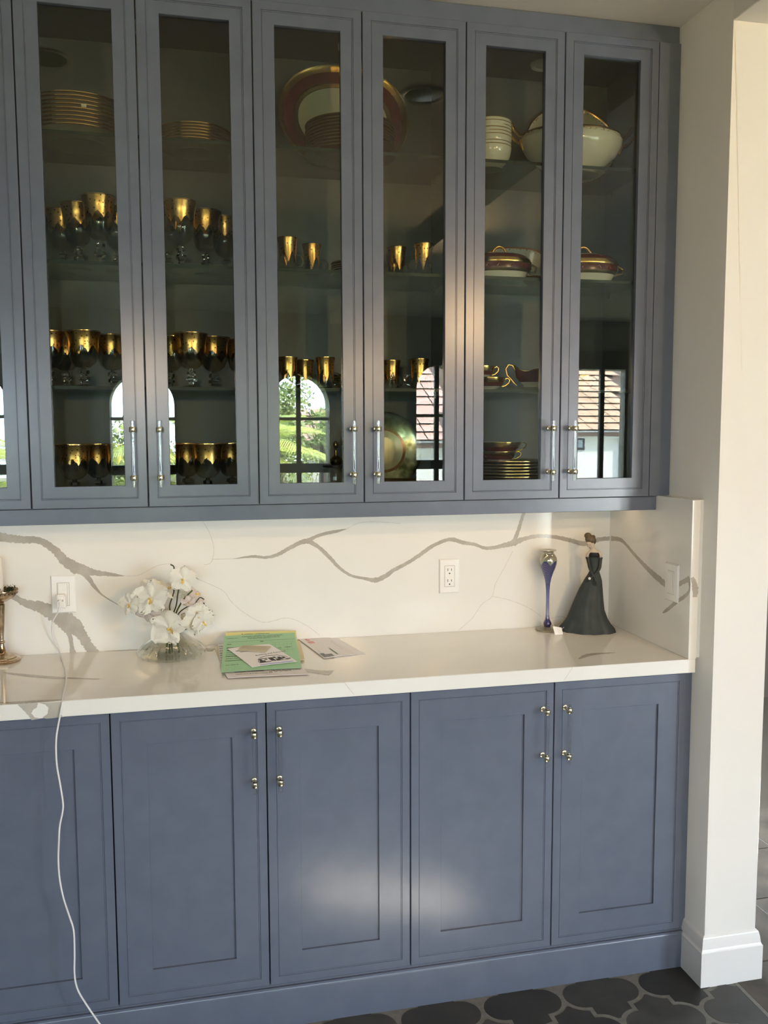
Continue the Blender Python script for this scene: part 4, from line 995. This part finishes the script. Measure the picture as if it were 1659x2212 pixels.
eb = [(0, 1), (1, 2), (2, 3), (3, 4), (4, 5), (5, 6), (2, 7), (7, 8), (8, 9), (2, 10), (10, 11), (11, 12), (4, 13), (13, 14)]
rb = [(60/FS, 40/FS), (62/FS, 40/FS), (44/FS, 32/FS), 24/FS, 30/FS, 52/FS, 48/FS, 30/FS, 26/FS, 23/FS, 30/FS, 26/FS, 23/FS, 32/FS, 16/FS]
skin_obj('body', vb, eb, rb, SKIN)
g = G()
HM = Matrix.Translation(f(988, 262, -24))
g = G().rings([(4/FS, 4/FS, -30/FS), (26/FS, 26/FS, -20/FS), (40/FS, 38/FS, 0), (40/FS, 36/FS, 22/FS), (20/FS, 20/FS, 38/FS)], 20, M=HM @ Matrix.Rotation(R(-12), 4, 'Y'))
g.build('face', SKIN, t, world=False, angle=80)
g = G().rings([(3/FS, 3/FS, -8/FS), (7/FS, 9/FS, 0), (3/FS, 3/FS, 10/FS)], 10, M=Matrix.Translation(f(948, 278, -40)) @ Matrix.Rotation(R(-100), 4, 'Y'))
g.build('nose', SKIN, t, world=False)
g = G()
for ex in (955, 975): g.rings([(1/FS, 1/FS, -3/FS), (6/FS, 3/FS, 0), (1/FS, 1/FS, 3/FS)], 8, M=Matrix.Translation(f(ex, 266, -56)))
g.build('eyes', BLACK, t, world=False)
G().rings([(1/FS, 1/FS, -3/FS), (9/FS, 3/FS, 0), (1/FS, 1/FS, 3/FS)], 8, M=Matrix.Translation(f(960, 296, -50))).build('mouth', mat('lip_red', (.35, .12, .08), .4), t, world=False)
def blob(g, x, y, d, rx, ry, rz, rot=0, m=0):
    M = Matrix.Translation(f(x, y, d)) @ Matrix.Rotation(rot, 4, 'Y')
    secs = [(max(.02, math.sin(PI*i/10))*rx/FS, max(.02, math.sin(PI*i/10))*ry/FS, -math.cos(PI*i/10)*rz/FS) for i in range(11)]
    g.rings(secs, 24, M=M, m=m); return g
g = G(); blob(g, 1000, 205, 0, 74, 64, 60, R(15)); blob(g, 1030, 225, 22, 52, 44, 58)
blob(g, 966, 152, 0, 52, 44, 44); blob(g, 1036, 172, 8, 34, 32, 32); blob(g, 1050, 240, 20, 18, 18, 34)
g.build('hair', HAIR, t, world=False, angle=80)
# gloves: arms tapering to hands crossed at the front
def limb(pts, rs): return smooth_path([Vector(p_) for p_ in pts], 4), list(np.interp(np.linspace(0, len(rs)-1, (len(rs)-1)*4+1), range(len(rs)), rs))
for side, pts, rs in (('l', [f(972, 462), f(985, 530, -20), f(1000, 600, -50), f(1030, 660, -84), f(1062, 715, -100)], [30, 26, 22, 18, 14]),
                      ('r', [f(1142, 462), f(1138, 540, -10), f(1130, 605, -40), f(1085, 672, -80), f(1030, 722, -104)], [28, 25, 22, 18, 14])):
    P, rr = limb(pts, [r/FS for r in rs]); g = G().tube(P, rr, 14)
    g.tube([P[0]+Vector((0, 0, .0015)), P[0], P[1]], [rr[0]*1.12, rr[0]*1.16, rr[0]], 14)
    if side == 'l':
        hand = [f(1062, 715, -100), f(1075, 745, -106), f(1085, 775, -108)]
        fing = [[f(1078+dx, 772, -110), f(1076+dx*2.0, 815, -114), f(1080+dx*2.3, 850-abs(dx)*1.2, -112)] for dx in (-12, -4, 4, 12)]
        th = [f(1068, 745, -108), f(1054, 775, -118), f(1050, 800, -120)]
    else:
        hand = [f(1030, 722, -104), f(1010, 738, -112), f(995, 752, -114)]
        fing = [[f(1000, 750+dx, -116), f(975, 766+dx*1.4, -118), f(960, 788+dx*1.2, -112)] for dx in (-12, -4, 4, 12)]
        th = [f(1012, 740, -116), f(1020, 765, -122), f(1012, 785, -122)]
    g.tube(hand, [14/FS, 18/FS, 14/FS], 12)
    for q in fing: g.tube(q, [5.5/FS, 5/FS, 3/FS], 8)
    g.tube(th, [6/FS, 5/FS, 3.5/FS], 8)
    g.build('glove', GLOVE, t, world=False, angle=60)
blob(G(), 1000, 738, -126, 19, 14, 19).build('brooch', mat('white_rhinestone', (.85, .86, .85), .15, spec=1.0), t, world=False)

# ---------------------------------------------------------------- letters and forms on the counter
P0 = Vector((0, .114, .9225)); P1 = Vector((0, .402, .955)); TN = Vector((0, -(P1.z-P0.z), P1.y-P0.y)).normalized()
def onT(px, py, lift=0):
    d = Vector(_ray(px, py)); c = Vector(CAM); q = P0+TN*lift
    return c+d*((q-c).dot(TN)/d.dot(TN))
class Sheet:
    def __init__(s, name, lab, cat, quad, mt, mode='T', lift=0, thick=.0006, curl=0, group=None, corner=None):
        f_ = (lambda x, y: onT(x, y, lift)) if mode == 'T' else (lambda x, y: onZ(x, y, ZT+lift))
        s.q = [f_(*c) for c in quad]; s.n = TN if mode == 'T' else Vector((0, 0, 1)); s.curl = curl; s.corner = corner
        s.t = thing(name, lab, cat, tuple((s.q[0]+s.q[2])/2), group=group); g = G(); N = 10
        vs = [s.at(i/N, j/N) for j in range(N+1) for i in range(N+1)]; k = len(vs); W = N+1
        fs = [(j*W+i, j*W+i+1, (j+1)*W+i+1, (j+1)*W+i) for j in range(N) for i in range(N)]
        vs += [v-s.n*thick for v in vs]; fs += [tuple(k+i for i in reversed(f)) for f in fs]
        bd = [i for i in range(N)]+[i*W+N for i in range(N)]+[N*W+N-i for i in range(N)]+[(N-i)*W for i in range(N)]
        fs += [(bd[i], bd[(i+1) % len(bd)], k+bd[(i+1) % len(bd)], k+bd[i]) for i in range(len(bd))]
        g.add(vs, fs); s.sheet = g.build('sheet', mt, s.t, angle=60)
    def at(s, u, v, lift=0):
        a = s.q[0].lerp(s.q[1], u); b_ = s.q[3].lerp(s.q[2], u); p_ = a.lerp(b_, v)
        h = s.curl*(math.sin(PI*u)*.6+math.sin(PI*v)*.4) if s.curl else 0
        if s.corner: h += s.corner[2]*max(0, 1-math.hypot(u-s.corner[0], v-s.corner[1])*2.2)**2
        return p_+s.n*(h+lift)
    def ink(s, name, quads, mt):
        g = G()
        for (u0, v0, u1, v1) in quads:
            nn = max(1, int((u1-u0)/.08))
            for i in range(nn):
                a, b_ = u0+(u1-u0)*i/nn, u0+(u1-u0)*(i+1)/nn
                g.add([s.at(a, v0, .00025), s.at(b_, v0, .00025), s.at(b_, v1, .00025), s.at(a, v1, .00025)], [(0, 3, 2, 1)])
        return g.build(name, mt, s.t, smooth=False)
    def line(s, name, pts, r, mt):
        return G().tube([s.at(u, v, .0002) for u, v in pts], r, 5).build(name, mt, s.t)
def words(u0, v, u1, h, dens=1.0):
    q = []; u = u0
    while u < u1:
        wl = rnd.uniform(.006, .016)*dens; q.append((u, v+rnd.uniform(0, .15)*h, min(u+wl, u1), v+h)); u += wl+.004*dens
        if rnd.random() < .25: u += .008*dens
    return q
INK = mat('black_ink', (.03, .03, .03), .6); INKG = mat('faded_ink', (.12, .17, .10), .7); INKB = mat('blue_grey_ink', (.16, .16, .22), .7)
WP = mat('white_paper', (.86, .84, .85), .6); WP2 = mat('greyish_paper', (.82, .79, .80), .6); CP = mat('cream_paper', (.78, .70, .48), .6)
YP_ = mat('yellow_paper', (.80, .76, .30), .6); GP = mat('green_form_paper', (.36, .62, .37), .6); BG = mat('beige_slip_paper', (.55, .49, .36), .65)
GRP = 'papers on the counter'
s1 = Sheet('envelope', 'cream envelope lying lowest at the left side of the paper pile', 'envelope', [(463, 1397), (600, 1387), (640, 1446), (483, 1451)], CP, 'Z', .0022, .0010)
s2 = Sheet('receipt', 'white handwritten receipt sticking out below the green form', 'paper', [(474, 1437), (634, 1425), (668, 1456), (492, 1464)], WP2, 'Z', .0035, .0010, curl=.0008)
s2.ink('print', words(.12, .62, .5, .05)+words(.12, .78, .55, .04)+words(.60, .66, .95, .03), INKB)
s2.line('signature', [(.55+.02*i+.004*math.sin(i*3), .72+.10*math.sin(i*1.9)*(1-i/16)) for i in range(15)], .0005, INK)
s3 = Sheet('letter', 'white letter with edge showing left of the green form', 'paper', [(470, 1391), (600, 1380), (612, 1440), (478, 1448)], WP, 'Z', .0050, .0012)
s3.ink('print', sum([words(.015, .1+.09*i, .10, .03) for i in range(8)], []), INKG)
s4 = Sheet('envelope', 'cream envelope corner poking out right of the green form', 'envelope', [(560, 1385), (648, 1384), (658, 1424), (600, 1436)], CP, 'Z', .0064, .0012)
s5 = Sheet('yellow_page', 'yellow page behind the green form leaning toward the backsplash', 'paper', [(488, 1366.5), (639, 1362), (648, 1436), (482, 1446)], YP_, 'T', -.0012, .0010)
s5.ink('print', words(.22, .055, .62, .022), INKG)
s6 = Sheet('green_form', 'printed green form sheet lying on top of the yellow page', 'paper', [(484, 1374), (636.5, 1366.5), (652, 1442), (477, 1452)], GP, 'T', 0, .0008, curl=.0015)
s6.ink('print', words(.25, .048, .82, .020)+words(.33, .085, .78, .014)+words(.33, .11, .78, .014)+words(.36, .135, .66, .012)+words(.05, .085, .20, .016)+[(.06, .20, .97, .206), (.50, .225, .545, .245)]
       +[(.05, .26, .11, .275), (.05, .36, .22, .385), (.05, .44, .14, .458)]+sum([words(.05, .50+.055*i, .34, .016) for i in range(5)], [])+[(.04, .60, .30, .612), (.04, .72, .34, .73)]
       +words(.70, .44, .78, .02)+words(.83, .42, .92, .025)+words(.05, .83, .22, .014), INKG)
g = [(u, .28, u+.002, .56) for u in (.70, .76, .82, .86, .92)]+[(.64, v, .96, v+.003) for v in (.28, .34, .50)]
s6.ink('form_lines', g, mat('form_line', (.16, .34, .17), .7))
s7 = Sheet('folded_flyer', 'folded white flyer with black bridge-like picture on the green form', 'paper', [(491, 1401), (582, 1391), (642, 1429), (544, 1441)], WP, 'T', .0028, .0008, curl=.0022)
s7.ink('print', words(.09, .17, .50, .045)+words(.15, .255, .44, .03), INKB)
s7.ink('picture', [(.27, .80, .40, .86), (.30, .72, .36, .80), (.42, .74, .48, .78), (.52, .70, .62, .86), (.63, .68, .70, .74), (.64, .78, .72, .86), (.72, .70, .80, .84), (.81, .72, .88, .80), (.86, .80, .97, .84), (.24, .86, .50, .89), (.58, .86, .90, .875), (.36, .70, .50, .725)], INK)
s7.line('picture_arch', [(.24, .84), (.30, .72), (.42, .64), (.60, .60), (.80, .62), (.95, .74)], .0007, INK)
s7.ink('inside_page', [(.20, .955, .93, .985)], mat('periwinkle_page', (.36, .38, .75), .6))
fc = bpy.data.curves.new('lettering', 'FONT'); fc.body = "Building and Remodel"; fc.size = .010; fc.extrude = .0001
fo = bpy.data.objects.new('lettering', fc); C.objects.link(fo); fc.materials.append(INKB)
pa, pb_ = s7.at(.34, .56, .0009), s7.at(.96, .50, .0009); xd = (pb_-pa).normalized(); zd = s7.n; yd = zd.cross(xd)
fo.matrix_world = Matrix.Translation(pa) @ Matrix((xd, yd, zd)).transposed().to_4x4()
bpy.context.view_layer.update()
me = bpy.data.meshes.new_from_object(fo.evaluated_get(bpy.context.evaluated_depsgraph_get())); mw = fo.matrix_world.copy(); bpy.data.objects.remove(fo)
o = bpy.data.objects.new('lettering', me); C.objects.link(o); o.parent = s7.t; o.matrix_basis = Matrix.Translation(-Vector(s7.t.location)) @ mw
s8 = Sheet('paper_slip', 'small crumpled beige paper slip on top of the flyer', 'paper', [(523, 1394.5), (586, 1396), (573, 1409), (513, 1405)], BG, 'T', .0062, .0008, curl=.0015)
s8.ink('print', sum([words(.08, .2+.2*i, .9, .05) for i in range(3)], []), mat('pale_ink', (.42, .37, .27), .7))
e0 = Sheet('envelope', 'white envelope underneath the postmarked one, right on counter', 'envelope', [(668, 1378.5), (727, 1376.5), (790, 1413), (722, 1421)], WP, 'Z', .0012, .0008)
e1 = Sheet('envelope', 'white envelope with pink postmark right of the paper pile', 'envelope', [(643, 1379), (711, 1376.5), (768, 1413), (700, 1421.5)], WP2, 'Z', .0030, .0010, curl=.0010)
PINK = mat('pink_postmark', (.72, .30, .30), .6)
e1.ink('postmark', [(.16, .06, .24, .16), (.14, .20, .32, .30), (.24, .10, .30, .14)], PINK)
e1.ink('address', words(.48, .62, .53, .30, .6)+[(.50, .58, .515, .86)]+[(.86, .22, .866, .70), (.10, .66, .106, .92)], INKG)
e1.ink('dark_window', [(.03, .86, .36, .975), (.03, .80, .16, .87)], mat('dark_window', (.02, .015, .02), .3))
e1.ink('window_photo', [(.10, .90, .20, .95)], mat('grey_pic', (.2, .17, .2), .5))

# ---------------------------------------------------------------- candlestick with candle and greenery
p = onZ(9.5, 1423, ZT)
BZ = noise_col(mat('tarnished_silver_plate', rough=.22, metal=1), (.25, .16, .09), (.62, .50, .36), 45, 4, bump=.1, bscale=60)
cx_, cy_ = p.x, .388
t = thing('candlestick', 'tarnished silver candlestick with pierced bowl at the left edge', 'candlestick', (cx_, cy_, ZT))
prof = [(.043, 0), (.047, .001), (.048, .005), (.0455, .0085), (.038, .0105), (.0385, .0135), (.031, .0165), (.022, .0195), (.0125, .0265), (.0085, .036), (.0065, .047), (.0065, .050), (.0094, .0525), (.0094, .0555), (.0065, .058), (.0060, .062), (.0095, .105), (.0120, .150), (.0125, .158), (.010, .161), (.012, .166)]
G().lathe(prof, 48, cap1=True).build('stem', BZ, t, world=False, angle=40)
G().lathe([(.010, .164), (.022, .169), (.036, .177), (.045, .187), (.0475, .197), (.0470, .199), (.0455, .197), (.043, .188), (.032, .180), (.01, .174)], 56, cap0=False).build('bowl', BZ, t, world=False, angle=50)
g = G()
for k in range(26):
    a = 2*PI*k/26
    g.tube([(.0470*math.cos(a+u*.085), .0470*math.sin(a+u*.085), .1965+.0035*math.cos(u*PI/2)) for u in (-1, -.5, 0, .5, 1)], .0009, 6)
g.build('scalloped_rim', BZ, t, world=False)
g = G()
for k in range(26):
    a = 2*PI*(k+.5)/26; M = Matrix.Translation((.0462*math.cos(a), .0462*math.sin(a), .1905)) @ Matrix.Rotation(a, 4, 'Z') @ Matrix.Rotation(R(78), 4, 'Y')
    g.rings([(.0022, .0016, -.0004), (.0022, .0016, .0006)], 4, M=M)
g.build('pierced_holes', DARK, t, world=False, smooth=False)
cdl = thing('candle', 'white taper candle standing in the silver candlestick', 'candle', (cx_, cy_, ZT+.1745))
G().lathe([(.0112, 0), (.0112, .004), (.0104, .100), (.0100, .112), (.007, .1155), (.003, .115)], 32).build('wax', mat('candle_wax', (.80, .74, .68), .25, Subsurface_Weight=.2, Subsurface_Scale=.02), cdl, world=False)
G().tube([(0, 0, .114), (.0003, 0, .120), (-.0004, 0, .1245)], .0009, 6).build('wick', DARK, cdl, world=False)
gr = thing('greenery_wreath', 'small dark green foliage wreath around the candle foot', 'greenery', (cx_, cy_, ZT+.186))
g = G()
for k in range(420):
    a = rnd.uniform(0, 2*PI); r = .031+rnd.gauss(0, .0055); z = abs(rnd.gauss(0, .006))+.003
    c = Vector((r*math.cos(a), r*math.sin(a), z)); d = Vector((rnd.gauss(0, 1), rnd.gauss(0, 1), abs(rnd.gauss(.5, .6)))).normalized()
    s_ = d.cross(Vector((rnd.random(), rnd.random(), rnd.random()))).normalized(); L = rnd.uniform(.004, .010)
    g.add([c, c+d*L*.5+s_*L*.22, c+d*L, c+d*L*.5-s_*L*.22], [(0, 1, 2, 3)])
g.build('leaves', noise_col(mat('wreath_green', rough=.5), (.012, .03, .008), (.04, .08, .02), 90), gr, world=False, smooth=False)['kind'] = 'stuff'
G().rings([(.031, .031, .0015), (.034, .034, .004), (.031, .031, .0065), (.028, .028, .004), (.031, .031, .0015)], 40, cap0=False, cap1=False).build('wreath_ring', STEMD, gr, world=False)

# ---------------------------------------------------------------- outside the far windows (seen only as reflections)
st(G().box(-30, 40, -60, WY-WT, -1.7, -1.5).build('ground', noise_col(mat('garden_ground', rough=.9), (.10, .10, .06), (.15, .17, .07), .8), smooth=False))
LEAF = mat('palm_leaf', (.50, .56, .12), .35); LEAF2 = mat('palm_leaf_deep', (.30, .38, .07), .4)
def palm(px, py, y, lab, seed, n=26, Lf=1.5):
    r_ = random.Random(seed); c = mirY(px, py, y)
    t = thing('palm_tree', lab, 'palm tree', (c.x, c.y, -1.5))
    G().tube([(c.x, c.y, -1.5), (c.x+.05, c.y, (c.z-1.5)/2), (c.x, c.y, c.z)], [.17, .13, .12], 12).build('trunk', BROWNT, t)
    for k in range(n):
        az = 2*PI*k/n+r_.uniform(-.2, .2); el = r_.uniform(-.3, 1.25); L = Lf*r_.uniform(.8, 1.15)
        h = Vector((math.cos(az), math.sin(az), 0)); pts = []
        for i in range(9):
            s_ = i/8; pts.append(c+h*L*s_*math.cos(el*(1-.3*s_))+Vector((0, 0, L*s_*math.sin(el)-L*.55*s_*s_)))
        g = G().tube(pts, [.018*(1-.8*i/8) for i in range(9)], 5)
        up = Vector((0, 0, 1))
        for i in range(34):
            s_ = .12+.88*i/34; q = s_*8; a = int(min(7, q)); pp = pts[a].lerp(pts[a+1], q-a); d = (pts[a+1]-pts[a]).normalized(); sd = d.cross(up).normalized()
            for sg in (1, -1):
                ll = .50*math.sin(PI*min(.97, .15+s_*.8))*L/1.5; tip = pp+(sd*sg*.8+d*.75).normalized()*ll-up*ll*.25; wd = d*.016
                g.add([pp-wd, pp+wd, tip], [(0, 1, 2)])
        g.build('frond', LEAF if k % 3 else LEAF2, t, smooth=False)
palm(520, 1000, -8.6, 'palm with long bright fronds mirrored in the third glass door', 3)
palm(150, 1080, -8.4, 'palm with steep yellow-green fronds mirrored in the second glass pane', 5, Lf=1.9)
def tree(px, py, y, r, lab, cols, seed, n=4200):
    r_ = random.Random(seed); c = mirY(px, py, y)
    t = thing('garden_tree', lab, 'tree', (c.x, c.y, -1.5))
    G().tube([(c.x, c.y, -1.5), (c.x, c.y, c.z)], [.15, .06], 10).build('trunk', BROWNT, t)
    g = G(); cl = [Vector((r_.gauss(0, .42), r_.gauss(0, .42), r_.gauss(0, .42)))*r for _ in range(16)]
    for k in range(n):
        d = Vector((r_.gauss(0, 1), r_.gauss(0, 1), r_.gauss(0, 1))).normalized(); p_ = c+r_.choice(cl)+d*r*.36*r_.random()**.4
        a = Vector((r_.gauss(0, 1), r_.gauss(0, 1), r_.gauss(0, 1))).normalized(); b_ = a.cross(d).normalized(); s_ = r_.uniform(.03, .07)*r/1.3
        g.add([p_-a*s_, p_-b_*s_*.6, p_+a*s_, p_+b_*s_*.6], [(0, 1, 2, 3)])
    g.build('foliage', noise_col(mat('foliage', rough=.5), cols[0], cols[1], 2.5), t, smooth=False)['kind'] = 'stuff'
tree(606, 922, -10.6, 1.0, 'large grey-green tree behind the palm, mirrored in third door', ((.10, .15, .05), (.26, .33, .10)), 11, 6000)
tree(700, 893, -11.5, .22, 'small bright yellow-green tree top left of the mirrored roofs', ((.25, .36, .04), (.42, .52, .08)), 12, 2500)
tree(262, 1000, -11, .8, 'leafy tree behind steep palm fronds in the second pane', ((.12, .18, .05), (.30, .36, .10)), 13, 5000)
STUC = mat('white_stucco', (.90, .89, .87), .8); STUB = mat('pale_blue_siding', (.55, .60, .70), .8)
RT = noise_col(mat('tan_roof_tile', rough=.7), (.34, .21, .13), (.44, .29, .19), 1.5, 4); RTP = noise_col(mat('pinkish_roof_tile', rough=.7), (.34, .20, .16), (.42, .27, .22), 1.5, 4)
RDK = mat('felt_and_gap_shade', (.06, .04, .03), .9)  # dark deck colour also stands in for shadow lines between tile courses
def house(name, lab, x0, x1, y, ze, slope, courses, run, cut_, mt, siding=None, win=None, dep=2.5):
    t = thing(name, lab, 'house', ((x0+x1)/2, y, -1.5))
    G().box(x0, x1, y-dep, y, -1.5, ze-.02).build('wall', STUC, t, smooth=False)
    G().box(x0-.25, x1+.25, y-.2, y+.22, ze-.14, ze+.02).build('fascia', STUC, t, smooth=False)
    if siding: G().box(siding[0], siding[1], y+.002, y+.05, -1.5, ze-.14).build('siding', STUB, t, smooth=False)
    if win:
        w_ = G().box(win[0], win[1], y+.001, y+.04, win[2], win[3]).build('window', IRON, t, smooth=False)
        G().box(win[0]+.05, win[1]-.05, y+.03, y+.05, win[2]+.05, win[3]-.05).build('pane', mat('house_pane', (.25, .28, .30), .1), w_, smooth=False)
    yt = y+.30-courses*run; zt = ze+courses*run*slope; xr = x1+.25-courses*run*cut_
    G().add([(x0-.25, y+.25, ze-.03), (x1+.25, y+.25, ze-.03), (xr, yt, zt-.03), (x0-.25, yt, zt-.03), (x0-.25, y+.25, ze-.10), (x1+.25, y+.25, ze-.10), (xr, yt, zt-.10), (x0-.25, yt, zt-.10)],
            [(0, 1, 2, 3), (7, 6, 5, 4), (0, 4, 5, 1), (1, 5, 6, 2), (2, 6, 7, 3), (3, 7, 4, 0)]).build('roof_deck', RDK, t, smooth=False)
    for i in range(courses):
        yb = y+.30-i*run; zb = ze+i*run*slope; xr = x1+.25-(i*run*cut_)
        g = G(); nt_ = int((xr-x0+.25)/.38); 
        for k in range(nt_):
            xa = x0-.25+k*.38; jit = rnd.uniform(-.012, .012)
            g.add([(xa, yb+jit, zb+.045), (xa+.36, yb+jit, zb+.045), (xa+.36, yb-run*1.08, zb+run*slope*1.08+.01), (xa, yb-run*1.08, zb+run*slope*1.08+.01), (xa, yb+jit, zb), (xa+.36, yb+jit, zb)], [(0, 1, 2, 3)])
        g.build('roof_course', mt, t, smooth=False)
    return t
q = mirY(1300, 932, -15); qa = mirY(1000, 930, -15).x; qs = mirY(1338, 932, -15).x; qw = mirY(1243, 945, -15); qw2 = mirY(1262, 972, -15)
house('neighbour_house', 'white house with tan tiled roof mirrored in the last glass door', qa, mirY(1363, 932, -15).x, -15, q.z, .42, 15, .36, -.34, RT,
      siding=(qs, mirY(1366, 932, -15).x), win=(qw.x, qw2.x, qw2.z, qw.z))
q = mirY(930, 897, -14)
house('neighbour_house', 'white house with pinkish tiled roof mirrored in the fourth glass door', mirY(800, 900, -14).x, mirY(985, 900, -14).x, -14, q.z, .5, 12, .34, 0, RTP)
q = mirY(700, 945, -12)
house('garden_shed', 'low white building with pink roof at the palm, mirrored in third door', mirY(668, 945, -12).x, mirY(970, 945, -12).x, -12.2, mirY(940, 955, -12).z, .5, 4, .28, 0, RTP, dep=.8)
q = mirY(1366, 900, -17)
house('neighbour_house', 'pink tiled roof slope behind the tan one, last glass door', mirY(1335, 900, -17).x, mirY(1460, 900, -17).x, -16, mirY(1360, 935, -17).z, .42, 14, .36, 0, RTP)
for nm in ('x',): pass
